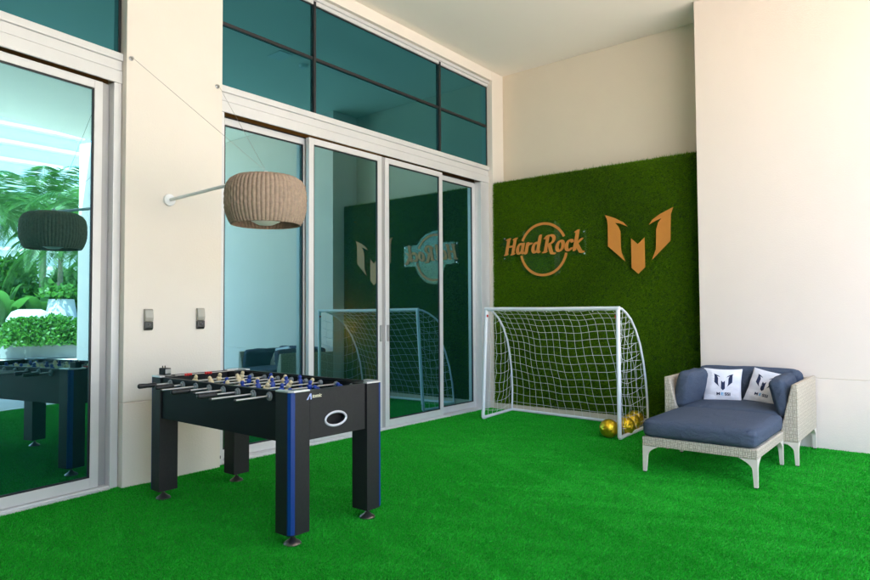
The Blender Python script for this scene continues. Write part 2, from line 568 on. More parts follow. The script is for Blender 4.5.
def curtain(y0, y1, x, label, cmat=None):
    m = MB()
    n = 120
    vs = []
    for i in range(n + 1):
        y = y0 + (y1 - y0) * i / n
        dx = 0.045 * math.sin(i * 0.55) + 0.02 * math.sin(i * 0.23 + 1)
        vs += [(x + dx, y, 0.0), (x + dx * 0.8, y, 3.1)]
    fs = [(2 * i, 2 * i + 2, 2 * i + 3, 2 * i + 1) for i in range(n)]
    m.add(vs, fs)
    o = m.build("curtain", cmat or CURTAIN, None, smooth=True)
    md = o.modifiers.new("thick", 'SOLIDIFY'); md.thickness = 0.004
    return tag(o, label, "curtain", "curtains behind the glass")


curtain(5.45, 7.4, -5.35, "dark green curtain hanging behind the far pair of glass door panels")
curtain(3.2, 3.9, -5.4, "dark green curtain behind the glass panel next to the plaster wall strip")

il = empty("floor_lamp", (-7.78, 7.1, 0), "warm lit globe lamp glowing behind the added sheer curtain inside the room", "lamp")
MB().lathe([(0.0, 0.87), (0.05, 0.878), (0.086, 0.915), (0.1, 0.97), (0.086, 1.025), (0.05, 1.062), (0.0, 1.07)], (-7.78, 7.1, 0), 24).build("lamp_globe", GLOW, il, smooth=True)
MB().tube([(-7.78, 7.1, 0.0), (-7.78, 7.1, 0.88)], 0.014).build("pole", BLACK, il)
MB().lathe([(0.14, -0.008), (0.14, 0.01), (0.02, 0.02)], (-7.78, 7.1, 0), 20).build("base", BLACK, il)
SHEER = mat("added_sheer_diffuser", (0.30, 0.22, 0.10), 0.9)  # made-up curtain, added to spread the lamp into a soft glow
_t = SHEER.node_tree; _tl = _t.nodes.new("ShaderNodeBsdfTranslucent"); _tl.inputs["Color"].default_value = (0.6, 0.5, 0.3, 1)
_ms = _t.nodes.new("ShaderNodeMixShader"); _ms.inputs[0].default_value = 0.6
_t.links.new(_t.nodes["Principled BSDF"].outputs[0], _ms.inputs[1]); _t.links.new(_tl.outputs[0], _ms.inputs[2])
_t.links.new(_ms.outputs[0], _t.nodes["Material Output"].inputs[0])
curtain(5.2, 7.55, -7.45, "sheer tan curtain added inside the room to soften the lamp glow", SHEER)

# ------------------------------------------------------------------ glass front
def ring_frame(m, x0, x1, y0, y1, z0, z1, w, wb=None):
    wb = wb or w
    m.box(x0, x1, y0, y0 + w, z0, z1)
    m.box(x0, x1, y1 - w, y1, z0, z1)
    m.box(x0, x1, y0 + w, y1 - w, z1 - w, z1)
    m.box(x0, x1, y0 + w, y1 - w, z0, z0 + wb)
    return m


def door_panel(root, x, y0, y1, z0=0.03, z1=3.045, w=0.062, glass_y=None, g0=0.012, g1=0.012):
    """sliding leaf with its own stiles, rails, gasket and pane"""
    fr = ring_frame(MB(), x - 0.05, x, y0, y1, z0, z1, w, 0.075).build("door_panel", ALU, root, bevel=0.003)
    gk = ring_frame(MB(), x - 0.03, x - 0.006, y0 + w, y1 - w, z0 + 0.075, z1 - w, 0.012)
    gk.build("gasket", GASKET, fr)
    box(x - 0.026, x - 0.014, y0 + w + 0.01, y1 - w - 0.01, z0 + 0.083, z1 - w - 0.01).build("glass_pane", GLASS, fr)
    return fr


def header(m, y0, y1):
    m.box(XF - 0.16, XF, y0, y1, 3.16, 3.235)
    m.box(XF - 0.16, XF + 0.018, y0, y1, 3.235, 3.292)
    m.box(XF - 0.012, XF + 0.006, y0, y1, 3.062, 3.157)


# near door (left of the plaster strip)
ld = empty("sliding_door", (XF, 1.0, 0), "near glass sliding door at the left edge, mirroring palms and the table", "door")
m = MB(); header(m, -0.815, 2.24)
m.build("header", ALU, ld, bevel=0.004)
m = MB(); m.box(XF - 0.16, XF + 0.002, 2.178, 2.238, 0.0, 3.06); m.box(XF - 0.16, XF + 0.002, -0.813, -0.76, 0.0, 3.06)
m.build("jamb", ALU, ld, bevel=0.003)
box(XF - 0.15, XF - 0.095, -0.76, 2.178, 3.0, 3.06).build("track", GASKET, ld)
m = MB(); m.box(XF - 0.16, XF - 0.002, -0.76, 2.176, 0.0, 0.028); m.box(XF - 0.004, XF + 0.02, -0.76, 2.176, 0.0, 0.018)
m.build("sill", ALU, ld, bevel=0.003)
door_panel(ld, XF - 0.035, 0.55, 2.112)
box(XF - 0.10, XF - 0.06, 2.114, 2.176, 0.03, 3.05).build("fixed_stile", ALU_D, ld, bevel=0.003)
door_panel(ld, XF - 0.095, -0.75, 0.62)

# far door: four leaves
rd = empty("sliding_door", (XF, 5.1, 0), "wide four panel glass sliding door between the plaster strip and the goal", "door")
m = MB(); header(m, 3.064, 7.213)
m.build("header", ALU, rd, bevel=0.004)
m = MB(); m.box(XF - 0.16, XF + 0.002, 3.066, 3.125, 0.0, 3.06); m.box(XF - 0.16, XF + 0.002, 7.02, 7.212, 0.0, 3.06)
m.build("jamb", ALU, rd, bevel=0.003)
m = MB(); m.box(XF - 0.16, XF - 0.002, 3.127, 7.018, 0.0, 0.028); m.box(XF - 0.004, XF + 0.012, 3.127, 7.018, 0.0, 0.018)
m.build("sill", ALU, rd, bevel=0.003)
box(XF - 0.15, XF - 0.1, 3.127, 7.018, 3.0, 3.06).build("track", GASKET, rd)
door_panel(rd, XF - 0.095, 3.127, 4.14)
door_panel(rd, XF - 0.012, 4.08, 5.115)
box(XF - 0.06, XF - 0.02, 5.1165, 5.1685, 0.03, 3.045).build("centre_post", ALU_D, rd, bevel=0.004)
door_panel(rd, XF - 0.012, 5.17, 6.205)
door_panel(rd, XF - 0.095, 6.15, 7.018)
# pull handles on the meeting stiles
for yy in (5.085, 5.2):
    box(XF - 0.012, XF + 0.006, yy - 0.012, yy + 0.012, 0.98, 1.16).build("handle", ALU_D, rd, bevel=0.003)
box(XF + 0.002, XF + 0.014, 3.088, 3.1, 0.06, 0.085).build("floor_bolt", GASKET, rd)


# windows over the doors
def transom(y0, y1, ys, zmid, label):
    t = empty("transom_window", (XF, (y0 + y1) / 2, 3.292), label, "window")
    z0, z1 = 3.294, 4.40
    m = MB()
    m.box(XF - 0.14, XF - 0.002, y0, y1, z1, 4.474)
    m.box(XF - 0.15, XF + 0.024, y0, y1, 4.437, 4.473)
    m.build("head_frame", ALU, t, bevel=0.003)
    m = MB()
    m.box(XF - 0.12, XF - 0.02, y0, y0 + 0.022, z0, z1)
    m.box(XF - 0.12, XF - 0.02, y1 - 0.022, y1, z0, z1)
    m.box(XF - 0.05, XF - 0.018, y0 + 0.022, y1 - 0.022, z1 - 0.012, z1)
    m.build("black_frame", GASKET, t)
    for y in ys:
        box(XF - 0.05, XF + 0.004, y - 0.014, y + 0.014, z0 - 0.06, z1 + 0.03).build("mullion", GASKET, t)
    edges = [y0 + 0.022] + ys + [y1 - 0.022]
    for a, b in zip(edges[:-1], edges[1:]):
        for (c, d) in ((z0, zmid), (zmid, z1 - 0.012)):
            box(XF - 0.034, XF - 0.024, a + 0.0, b - 0.0, c, d).build("glass_pane", GLASS_T, t)
        box(XF - 0.05, XF - 0.006, a + 0.0145, b - 0.0145, zmid - 0.014, zmid + 0.014).build("transom_bar", GASKET, t)
    return t


transom(3.066, 7.213, [4.14, 6.15], 3.85, "upper teal window with black glazing bars above the four panel door")
lt = transom(-0.815, 2.24, [0.7], 3.85, "upper teal window above the near glass door")

# the near bay of the facade turns a few degrees toward the viewer
TURN = Matrix.Translation((XF, 2.24, 0)) @ Matrix.Rotation(R(6.5), 4, 'Z') @ Matrix.Translation((-XF, -2.24, 0))
for o in (ld, lt, sf2, ws):
    o.matrix_world = TURN @ o.matrix_basis

# ------------------------------------------------------------------ grass panel
gp = empty("grass_panel", (-3.45, 7.2, 0), "tall artificial grass panel on the back wall carrying the gold signs", "panel")
box(-4.80, -2.075, 7.2, 7.486, 0.083, 3.035).build("backing", GWALL, gp)
box(-4.83, -2.075, 7.185, 7.485, 0.0, 0.08).build("base_board", BOARD, gp, bevel=0.004)


def wall_blades():
    N = 330000
    x = rng.uniform(-4.80, -2.085, N); z = rng.uniform(0.085, 3.035, N)
    ww = rng.uniform(0.0016, 0.0032, N)
    L = rng.uniform(0.018, 0.036, N)
    a = rng.uniform(0, 2 * np.pi, N)
    la = rng.normal(-np.pi / 2, 1.0, N) + 0.7 * np.sin(x * 3 + 2 * np.sin(z * 2.1))
    sp = rng.uniform(0.3, 0.95, N) * L
    P0 = np.stack([x - ww * np.cos(a), np.full(N, 7.2), z - ww * np.sin(a)], 1)
    P1 = np.stack([x + ww * np.cos(a), np.full(N, 7.2), z + ww * np.sin(a)], 1)
    P2 = np.stack([x + sp * np.cos(la), 7.2 - np.sqrt(np.maximum(L ** 2 - sp ** 2, 1e-6)) , z + sp * np.sin(la)], 1)
    # soft ragged top and left edges
    P2[:, 0] = np.minimum(P2[:, 0], -2.074)
    V = np.stack([P0, P1, P2], 1).reshape(-1, 3)
    # loose fibres along the cut top and side edges
    M = 9000
    x2 = rng.uniform(-4.80, -2.08, M); y2 = rng.uniform(7.19, 7.3, M)
    hgt = rng.gamma(2.0, 0.006, M)
    a2 = np.stack([x2 - 0.003, y2, np.full(M, 3.034)], 1)
    b2 = np.stack([x2 + 0.003, y2, np.full(M, 3.034)], 1)
    c2 = np.stack([x2 + rng.normal(0, 0.008, M), y2 - rng.uniform(0, 0.02, M), 3.036 + hgt], 1)
    c2[:, 0] = np.minimum(c2[:, 0], -2.076)
    K = 3000
    z3 = rng.uniform(0.09, 3.03, K); y3 = rng.uniform(7.19, 7.21, K)
    a3 = np.stack([np.full(K, -4.799), y3, z3 - 0.003], 1)
    b3 = np.stack([np.full(K, -4.799), y3, z3 + 0.003], 1)
    c3 = np.stack([-4.80 - rng.gamma(2.0, 0.005, K), y3 - rng.uniform(0, 0.02, K), z3 + rng.normal(0, 0.008, K)], 1)
    V = np.concatenate([V, np.stack([a2, b2, c2], 1).reshape(-1, 3), np.stack([a3, b3, c3], 1).reshape(-1, 3)])
    return V - np.array([-3.45, 7.2, 0])


tri_object("grass_pile", wall_blades(), GBLADE, gp)

# gold emblem: three pieces standing off the grass
em = empty("wall_emblem", (-2.8, 7.16, 2.1), "gold three piece emblem on the grass panel", "emblem")
EL = [(-3.199, 2.451), (-3.171, 2.394), (-3.163, 2.327), (-3.164, 2.072), (-2.953, 1.88), (-2.998, 1.988), (-3.007, 2.053), (-3.009, 2.24), (-3.032, 2.295), (-3.072, 2.343), (-3.009, 2.329), (-2.923, 2.289), (-2.975, 2.342), (-3.076, 2.401)]
EM = [(-2.879, 2.143), (-2.801, 2.071), (-2.722, 2.144), (-2.722, 1.80), (-2.801, 1.729), (-2.879, 1.80)]
ER = [(-2.391, 2.457), (-2.419, 2.383), (-2.428, 2.083), (-2.638, 1.883), (-2.592, 2.001), (-2.585, 2.227), (-2.563, 2.296), (-2.523, 2.347), (-2.586, 2.325), (-2.669, 2.285), (-2.625, 2.341), (-2.538, 2.395)]
for nm, pl in (("left_wing", EL), ("centre_arrow", EM), ("right_wing", ER)):
    MB().prism(pl, 7.166, 7.157).build({"left_wing": "wing", "centre_arrow": "arrow", "right_wing": "wing"}[nm], GOLD, em)

# ring sign with lettering
sg = empty("wall_sign", (-4.03, 7.16, 2.1), "gold ring sign reading Hard Rock on clear acrylic against the grass panel", "sign")
RC = (-4.03, 2.093)
pts = []
ro = 0.385
for k in range(96):
    t = 2 * math.pi * k / 96
    x, z = ro * math.cos(t), ro * math.sin(t)
    if abs(z) < 0.158 + 0.0 and x > 0: pts.append((0.59, z + 0.045)) if False else pts.append((x, z))
    else: pts.append((x, z))
# outline: disc with two rectangular wings
out = []
hz0, hz1 = -0.112, 0.205
def arc(a0, a1, n=30):
    return [(ro * math.cos(a0 + (a1 - a0) * i / n), ro * math.sin(a0 + (a1 - a0) * i / n)) for i in range(n + 1)]
tr_ = math.asin(hz1 / ro); br_ = math.asin(hz0 / ro)
out += [(0.59, hz0), (0.59, hz1)] + arc(tr_, math.pi - tr_) + [(-0.605, hz1), (-0.605, hz0)] + arc(math.pi - br_, 2 * math.pi + br_)
MB().prism([(RC[0] + x, RC[1] + z) for x, z in out], 7.160, 7.154).build("acrylic_plate", ACRYL, sg)
m = MB()
ring_out, ring_in = 0.345, 0.312
n = 96
vs = []
for k in range(n):
    t = 2 * math.pi * k / n
    c, s = math.cos(t), math.sin(t)
    for rr, yy in ((ring_out, 7.153), (ring_in, 7.153), (ring_in, 7.1475), (ring_out, 7.1475)):
        vs.append((RC[0] + rr * c, yy, RC[1] + rr * s))
keep = []
fs = []
for k in range(n):
    tm = 2 * math.pi * (k + 0.5) / n
    zz = 0.33 * math.sin(tm); xx = 0.33 * math.cos(tm)
    if -0.055 < zz < 0.125 + 0.02 * (xx > 0):      # the lettering interrupts the ring
        continue
    a, b = k * 4, ((k + 1) % n) * 4
    for q in range(4):
        fs.append((a + q, b + q, b + (q + 1) % 4, a + (q + 1) % 4))
m.add(vs, fs)
m.build("ring", GOLD, sg)


def hull2(P):
    P = sorted(set((round(p[0], 5), round(p[1], 5)) for p in P))
    def half(Q):
        h = []
        for p in Q:
            while len(h) > 1 and (h[-1][0] - h[-2][0]) * (p[1] - h[-2][1]) - (h[-1][1] - h[-2][1]) * (p[0] - h[-2][0]) <= 0:
                h.pop()
            h.append(p)
        return h[:-1]
    return half(P) + half(P[::-1])


def arcp(cx, cy, rx, ry, a0, a1, n=14):
    return [(cx + rx * math.cos(R(a0 + (a1 - a0) * i / n)), cy + ry * math.sin(R(a0 + (a1 - a0) * i / n))) for i in range(n + 1)]


GL = {
    'H': (0.80, [[(0.14, 0.0), (0.14, 1.0)], [(0.60, 0.0), (0.60, 1.0)], [(0.14, 0.50), (0.60, 0.52)], [(0.04, 0.97), (0.20, 1.0)], [(0.52, 0.97), (0.68, 1.0)], [(0.06, 0.0), (0.2, 0.02)], [(0.54, 0.0), (0.68, 0.03)]]),
    'a': (0.62, [arcp(0.26, 0.33, 0.17, 0.31, 60, 320), [(0.44, 0.64), (0.44, 0.12), (0.54, 0.02)]]),
    'r': (0.46, [[(0.12, 0.66), (0.12, 0.0)], [(0.12, 0.42), (0.24, 0.60), (0.38, 0.60)]]),
    'd': (0.64, [arcp(0.26, 0.33, 0.17, 0.31, 60, 320), [(0.45, 1.06), (0.45, 0.12), (0.55, 0.02)]]),
    'R': (0.80, [[(0.16, 0.0), (0.16, 1.0)], [(0.0, 0.86), (0.1, 0.98)] + arcp(0.34, 0.76, 0.26, 0.26, 110, -85), [(0.34, 0.48), (0.52, 0.08), (0.62, -0.10), (0.80, -0.12)], [(0.06, 0.0), (0.22, 0.02)]]),
    'o': (0.60, [arcp(0.28, 0.32, 0.19, 0.31, 0, 360, 22)]),
    'c': (0.52, [arcp(0.28, 0.32, 0.19, 0.31, 40, 320, 18)]),
    'k': (0.62, [[(0.13, 0.0), (0.13, 1.16)], [(0.46, 0.64), (0.17, 0.34)], [(0.20, 0.38), (0.44, 0.02), (0.54, -0.12), (0.68, -0.14)], [(0.03, 1.1), (0.14, 1.16)]]),
}


def lettering(s, x0, z0, size, y0, shear=0.20, tilt=0.0, stretch=1.0):
    m = MB()
    cx = x0
    c = 0
    for ch in s:
        if ch == ' ':
            cx += 0.17 * size * stretch
            continue
        adv, strokes = GL[ch]
        for st in strokes:
            for p, q in zip(st[:-1], st[1:]):
                P = []
                for (a, b) in (p, q):
                    for k in range(10):
                        t = 2 * math.pi * k / 10
                        ex, ey = 0.105 * math.cos(t), 0.055 * math.sin(t)
                        px, py = a + ex + 0.05 * ey, b + ey + 0.25 * ex
                        P.append((cx + (px + shear * py) * size * stretch, z0 + py * size + tilt * (cx - x0)))
                h = hull2(P)
                c += 1
                m.prism(h, y0, y0 - 0.006 - 0.00003 * c)
        cx += adv * size * stretch
    return m, cx


m, endx = lettering("Hard Rock", 0, 0, 1, 0)
span = 1.125
size = 0.205
st = span / (endx * size)
m, _ = lettering("Hard Rock", -4.615, 2.055, size, 7.153, stretch=st)
m.build("lettering", GOLD, sg)
for (bx, bz) in ((-4.61, 2.27), (-4.61, 2.005), (-3.465, 2.27), (-3.465, 2.005)):
    MB().lathe([(0.010, 7.165), (0.010, 7.150), (0.005, 7.148)], (bx, 0, bz), 12, axis='y').build("standoff_bolt", CHROME, sg)

# ------------------------------------------------------------------ wall lamp
LC = (-3.598, 2.615)
lp = empty("wall_lamp", (XC, 2.59, 2.206), "round woven rattan lamp on a white arm reaching out from the plaster wall", "lamp")
MB().lathe([(0.0, XC + 0.026), (0.03, XC + 0.025), (0.046, XC + 0.018), (0.048, XC + 0.001)], (0, 2.59, 2.206), 28, axis='x').build("wall_plate", WHITE, lp, smooth=True, auto=40)
MB().tube([(XC + 0.02, 2.59, 2.206), (LC[0], LC[1], 2.235)], 0.0125, 14).build("arm", WHITE, lp, smooth=True, auto=40)
prof = []
r0, zt, zb = 0.268, 2.222, 1.892
outer = [(0.10, zt + 0.006), (0.17, zt + 0.003), (0.205, zt - 0.005), (0.238, zt - 0.026), (0.258, zt - 0.058), (0.267, zt - 0.10), (0.269, zt - 0.16), (0.267, zt - 0.22), (0.258, zb + 0.07), (0.243, zb + 0.03), (0.228, zb + 0.004)]
inner = [(0.219, zb + 0.004), (0.234, zb + 0.03), (0.249, zb + 0.07), (0.258, zt - 0.22), (0.260, zt - 0.16), (0.258, zt - 0.10), (0.249, zt - 0.06), (0.225, zt - 0.03), (0.17, zt - 0.007), (0.10, zt - 0.004)]
NR = 58


def rib(t, h):
    k = abs(math.sin(t * NR / 2))
    return 1.0 + 0.030 * (k ** 0.6) - 0.018


def dense(pr, n):
    o = []
    for (a, b), (c, d) in zip(pr[:-1], pr[1:]):
        for i in range(n):
            o.append((a + (c - a) * i / n, b + (d - b) * i / n))
    return o + [pr[-1]]


pr = dense(outer, 6) + dense(inner, 3)
pr.append(pr[0])
m = MB()
NS = NR * 8
vs = []
for i, (r, h) in enumerate(pr):
    for k in range(NS):
        t = 2 * math.pi * k / NS
        rr = r * rib(t, h)
        # cross strands run over and under the ribs
        ph = math.sin(h * 2 * math.pi / 0.012 + math.pi * int(t * NR / (2 * math.pi)))
        if i < len(dense(outer, 6)):
            rr += 0.0022 * ph
        vs.append((LC[0] + rr * math.cos(t), LC[1] + rr * math.sin(t), h))
fs = []
for i in range(len(pr) - 1):
    for k in range(NS):
        fs.append((i * NS + k, i * NS + (k + 1) % NS, (i + 1) * NS + (k + 1) % NS, (i + 1) * NS + k))
m.add(vs, fs)
m.build("lamp_shade", LAMPW, lp, smooth=True)
MB().lathe([(0.0, 1.893), (0.05, 1.898), (0.095, 1.92), (0.11, 1.965), (0.10, 2.03), (0.06, 2.06), (0.03, 2.2)], (LC[0], LC[1], 0), 28).build("diffuser", OPAL, lp, smooth=True)
MB().lathe([(0.035, 2.224), (0.035, 2.238), (0.016, 2.245), (0.014, 2.262), (0.0, 2.265)], (LC[0], LC[1], 0), 18).build("top_cap", WHITE, lp, smooth=True, auto=40)
for (by, bz) in ((2.275, 3.254), (3.01, 3.239)):
    a = MB().lathe([(0.017, XC + 0.001), (0.017, XC + 0.008), (0.010, XC + 0.012), (0.010, XC + 0.03), (0.006, XC + 0.034)], (0, by, bz), 16, axis='x')
    ao = a.build("cable_anchor", STEEL, lp, smooth=True, auto=40)
    MB().tube([(XC + 0.028, by, bz), (LC[0], LC[1], 2.262)], 0.0014, 5).build("cable", mat("steel_cable", (0.22, 0.21, 0.19), 0.6), lp)


# ------------------------------------------------------------------ wall boxes
def wall_box(y, z0, z1, label):
    o = empty("wall_box", (XC, y, z0), label, "wall box", "grey wall boxes on the plaster strip")
    zm = z0 + (z1 - z0) * 0.42
    prof = [(XC + 0.001, zm), (XC + 0.030, zm), (XC + 0.036, zm + 0.03), (XC + 0.028, z1 - 0.008), (XC + 0.02, z1), (XC + 0.001, z1)]
    MB().prism(prof, y - 0.032, y + 0.032, 'xz').build("cover", GREYBOX, o, bevel=0.004)
    prof = [(XC + 0.001, z0), (XC + 0.022, z0 + 0.003), (XC + 0.032, z0 + 0.02), (XC + 0.031, zm - 0.002), (XC + 0.001, zm - 0.002)]
    MB().prism(prof, y - 0.0315, y + 0.0315, 'xz').build("lens", DARKBOX, o, bevel=0.004)
    MB().lathe([(0.0, XC + 0.037), (0.006, XC + 0.036), (0.009, XC + 0.031)], (0, y, z0 + 0.045), 12, axis='x').build("sensor", mat("sensor_grey", (0.12, 0.12, 0.12), 0.3), o, smooth=True)
    return o


wall_box(2.425, 1.171, 1.337, "grey and black wall box nearer the near glass door")
wall_box(2.863, 1.171, 1.345, "grey and black wall box nearer the four panel door")

# ------------------------------------------------------------------ football table
TB = empty("foosball_table", (-3.63, 2.6, 0), "black foosball table with blue corner strips and eight steel rods", "game table")
X0, X1, Y0, Y1, ZT = -4.415, -2.85, 2.24, 2.965, 0.862
LW = 0.135     # leg width


def leg(cx, cy, sx, sy):
    """corner leg, outer corner chamfered and inlaid with a blue strip"""
    ch = 0.024
    ox, oy = cx, cy
    ix, iy = cx - sx * LW, cy - sy * LW
    poly = [(ox - sx * ch, oy), (ix, oy), (ix, iy), (ox, iy), (ox, oy - sy * ch)]
    l = MB().prism(poly, 0.068, ZT - 0.006, 'xy').build("leg", CARBON, TB, bevel=0.002)
    q = 0.0015
    st = [(ox - sx * ch + sx * q, oy + sy * q * 0.3), (ox - sx * ch - sx * 0.006, oy + sy * 0.0012), (ox - sx * ch - sx * .002, oy - sy * 0.004), (ox - sx * 0.004, oy - sy * ch - sy * .002), (ox + sx * 0.0012, oy - sy * ch - sy * 0.006), (ox + sx * q * .3, oy - sy * ch + sy * q), (ox - sx * ch * 0.32, oy - sy * ch * 0.32)]
    MB().prism(st, 0.075, ZT - 0.008, 'xy').build("corner_strip", BLUE, l, bevel=0.001)
    fx, fy = cx - sx * LW * 0.5, cy - sy * LW * 0.5
    MB().lathe([(0.049, 0.004), (0.0495, 0.009), (0.044, 0.016), (0.024, 0.028), (0.013, 0.040), (0.0095, 0.043), (0.0095, 0.067)], (fx, fy, 0), 24).build("leveller_foot", mat("dark_chrome", (0.22, 0.20, 0.19), 0.28, metal=0.9), l, smooth=True, auto=40)
    MB().lathe([(0.0505, 0.0), (0.0505, 0.0045), (0.047, 0.005)], (fx, fy, 0), 24).build("rubber_pad", RUBBER, l)
    # silver cap plate over the corner
    cap = [(ox + sx * 0.002 - sx * ch, oy + sy * 0.002), (ix, oy + sy * 0.002), (ix, oy - sy * 0.035), (ox - sx * 0.04, oy - sy * 0.04), (ox - sx * 0.035, iy), (ox + sx * 0.002, iy), (ox + sx * 0.002, oy + sy * 0.002 - sy * ch)]
    MB().prism(cap, ZT - 0.006, ZT + 0.004, 'xy').build("corner_cap", CHROME if False else mat("silver_cap", (0.62, 0.62, 0.62), 0.35, metal=0.6), l, bevel=0.0015)
    return l


for (cx, cy, sx, sy) in ((X0, Y0, -1, -1), (X1, Y0, 1, -1), (X1, Y1, 1, 1), (X0, Y1, -1, 1)):
    leg(cx, cy, sx, sy)
# cabinet boards
ZA = 0.575
T_ = 0.032
IN = 0.012
SY0, SY1 = Y0 + IN, Y1 - IN
box(X0 + LW - 0.0, X1 - LW + 0.0, SY0, SY0 + T_, ZA, ZT - 0.004).build("side_panel", BLACK, TB, bevel=0.003)
box(X0 + LW, X1 - LW, SY1 - T_, SY1, ZA, ZT - 0.004).build("side_panel", BLACK, TB, bevel=0.003)
# inner liners run past the legs
box(X0 + 0.03, X1 - 0.03, SY0 + T_ + .001, SY0 + T_ + 0.016, ZA + .02, ZT - 0.012).build("inner_liner", BLACK, TB)
box(X0 + 0.03, X1 - 0.03, SY1 - T_ - 0.016, SY1 - T_ - .001, ZA + .02, ZT - 0.012).build("inner_liner", BLACK, TB)
# end with the oval ball return: a board with a hole
m = MB()
ya, yb, za, zb_ = Y0 + LW + 0.001, Y1 - LW - 0.018, ZA + 0.005, ZT - 0.003
cy_, cz_ = 2.572, 0.675
rx_, rz_ = 0.075, 0.034
n = 48
ov = [(cy_ + rx_ * math.cos(2 * math.pi * k / n), cz_ + rz_ * math.sin(2 * math.pi * k / n)) for k in range(n)]
rect = []
for k in range(n):
    t = 2 * math.pi * k / n
    c, s = math.cos(t), math.sin(t)
    kx = ((yb - cy_) / c if c > 1e-9 else (ya - cy_) / c if c < -1e-9 else 1e9)
    kz = ((zb_ - cz_) / s if s > 1e-9 else (za - cz_) / s if s < -1e-9 else 1e9)
    q = min(kx, kz)
    rect.append((cy_ + q * c, cz_ + q * s))
for cyc in ((ya, za), (yb, za), (yb, zb_), (ya, zb_)):
    j = min(range(n), key=lambda i: (rect[i][0] - cyc[0]) ** 2 + (rect[i][1] - cyc[1]) ** 2)
    rect[j] = cyc
xe = X1 - 0.0012
vs = [(xe, *p) for p in ov] + [(xe, *p) for p in rect] + [(xe - 0.03, *p) for p in ov] + [(xe - 0.03, *p) for p in rect]
fs = []
for k in range(n):
    j = (k + 1) % n
    fs += [(k, j, n + j, n + k), (2 * n + k, 3 * n + k, 3 * n + j, 2 * n + j), (k, 2 * n + k, 2 * n + j, j), (n + k, n + j, 3 * n + j, 3 * n + k)]
m.add(vs, fs)
m.build("end_panel", CARBON, TB)
m = MB()
vs = []
for k in range(n):
    t = 2 * math.pi * k / n
    for (a, xx) in ((-0.002, xe + 0.001), (0.002, xe + 0.006), (0.010, xe + 0.007), (0.013, xe + 0.001)):
        vs.append((xx, cy_ + (rx_ + a) * math.cos(t), cz_ + (rz_ + a) * math.sin(t)))
m.add(vs, [(k * 4 + q, ((k + 1) % n) * 4 + q, ((k + 1) % n) * 4 + q + 1, k * 4 + q + 1) for k in range(n) for q in range(3)])
m.build("return_ring", mat("silver_trim", (0.52, 0.52, 0.55), 0.35, metal=0.3), TB, smooth=True)
box(xe - 0.13, xe - 0.031, cy_ - 0.1, cy_ + 0.1, cz_ - 0.055, cz_ + 0.055).build("return_chute", BLACK, TB)
box(X1 - 0.05, X1 - 0.02, Y1 - LW - 0.017, Y1 - LW - 0.002, ZA, ZT - 0.01).build("end_gap", BLACK, TB)
box(X0 + 0.006, X0 + 0.036, Y0 + LW, Y1 - LW, ZA + 0.005, ZT - 0.003).build("end_panel", CARBON, TB)
box(X0 + 0.04, X1 - 0.04, SY0 + T_ + 0.017, SY1 - T_ - 0.017, 0.60, 0.665).build("playfield", mat("green_playfield", (0.02, 0.10, 0.04), 0.4), TB)
box(X0 + 0.03, X1 - 0.05, SY0 + T_ + 0.002, SY1 - T_ - 0.002, ZA - 0.004, ZA + 0.019).build("bottom_board", BLACK, TB)
# maker's badge on the end panel
text_mesh("badge_lettering", "tomic", 0.030, mat("badge_cream", (0.66, 0.60, 0.42), 0.4), TB, (X1 + 0.0012 + 3.63, 2.425 - 2.6, 0.825), (R(90), 0, R(90)), 0.0008, 0.0006, 0.25, sx=1.0)
mA_ = MB()
mA_.prism([(2.350, 0.808), (2.362, 0.808), (2.372, 0.826), (2.378, 0.826), (2.378, 0.808), (2.387, 0.808), (2.385, 0.842), (2.376, 0.842)], X1 + 0.0005, X1 + 0.0024, 'yz')
mA_.build("badge_initial", mat("badge_blue", (0.35, 0.40, 0.66), 0.4), TB)
# score beads along the inner far side and end
for k, (bx, by) in enumerate(((-4.30, 2.44), (-4.30, 2.46), (-4.30, 2.48), (-4.30, 2.60), (-4.30, 2.62), (-4.30, 2.64))):
    MB().lathe([(0.006, by - 0.0085), (0.010, by - 0.006), (0.010, by + 0.006), (0.006, by + 0.0085)], (bx + 0.0, 0, 0.860), 14, axis='y').build("score_bead", REDP, TB, smooth=True, auto=40)
MB().tube([(-4.30, 2.36, 0.860), (-4.30, 2.84, 0.860)], 0.004, 8).build("score_rod", STEEL, TB)

RODX = [-4.159, -3.998, -3.838, -3.680, -3.523, -3.368, -3.211, -3.055]
NEAR = {0: 2.027, 1: 2.06, 3: 1.995, 5: 1.983}
FAR = {2: 2.02, 4: 2.06, 6: 1.975, 7: 2.027}
NPL = [3, 2, 3, 5, 5, 3, 2, 3]
SP = [0.19, 0.22, 0.18, 0.115, 0.115, 0.18, 0.22, 0.19]
TILT = [25, -35, 20, 30, -10, 38, 15, -60]
OFFY = [0.02, -0.03, 0.05, 0.0, 0.02, 0.03, -0.04, 0.01]
ZR = 0.8235
YR0, YR1 = SY0 + T_ + 0.02, SY1 - T_ - 0.02


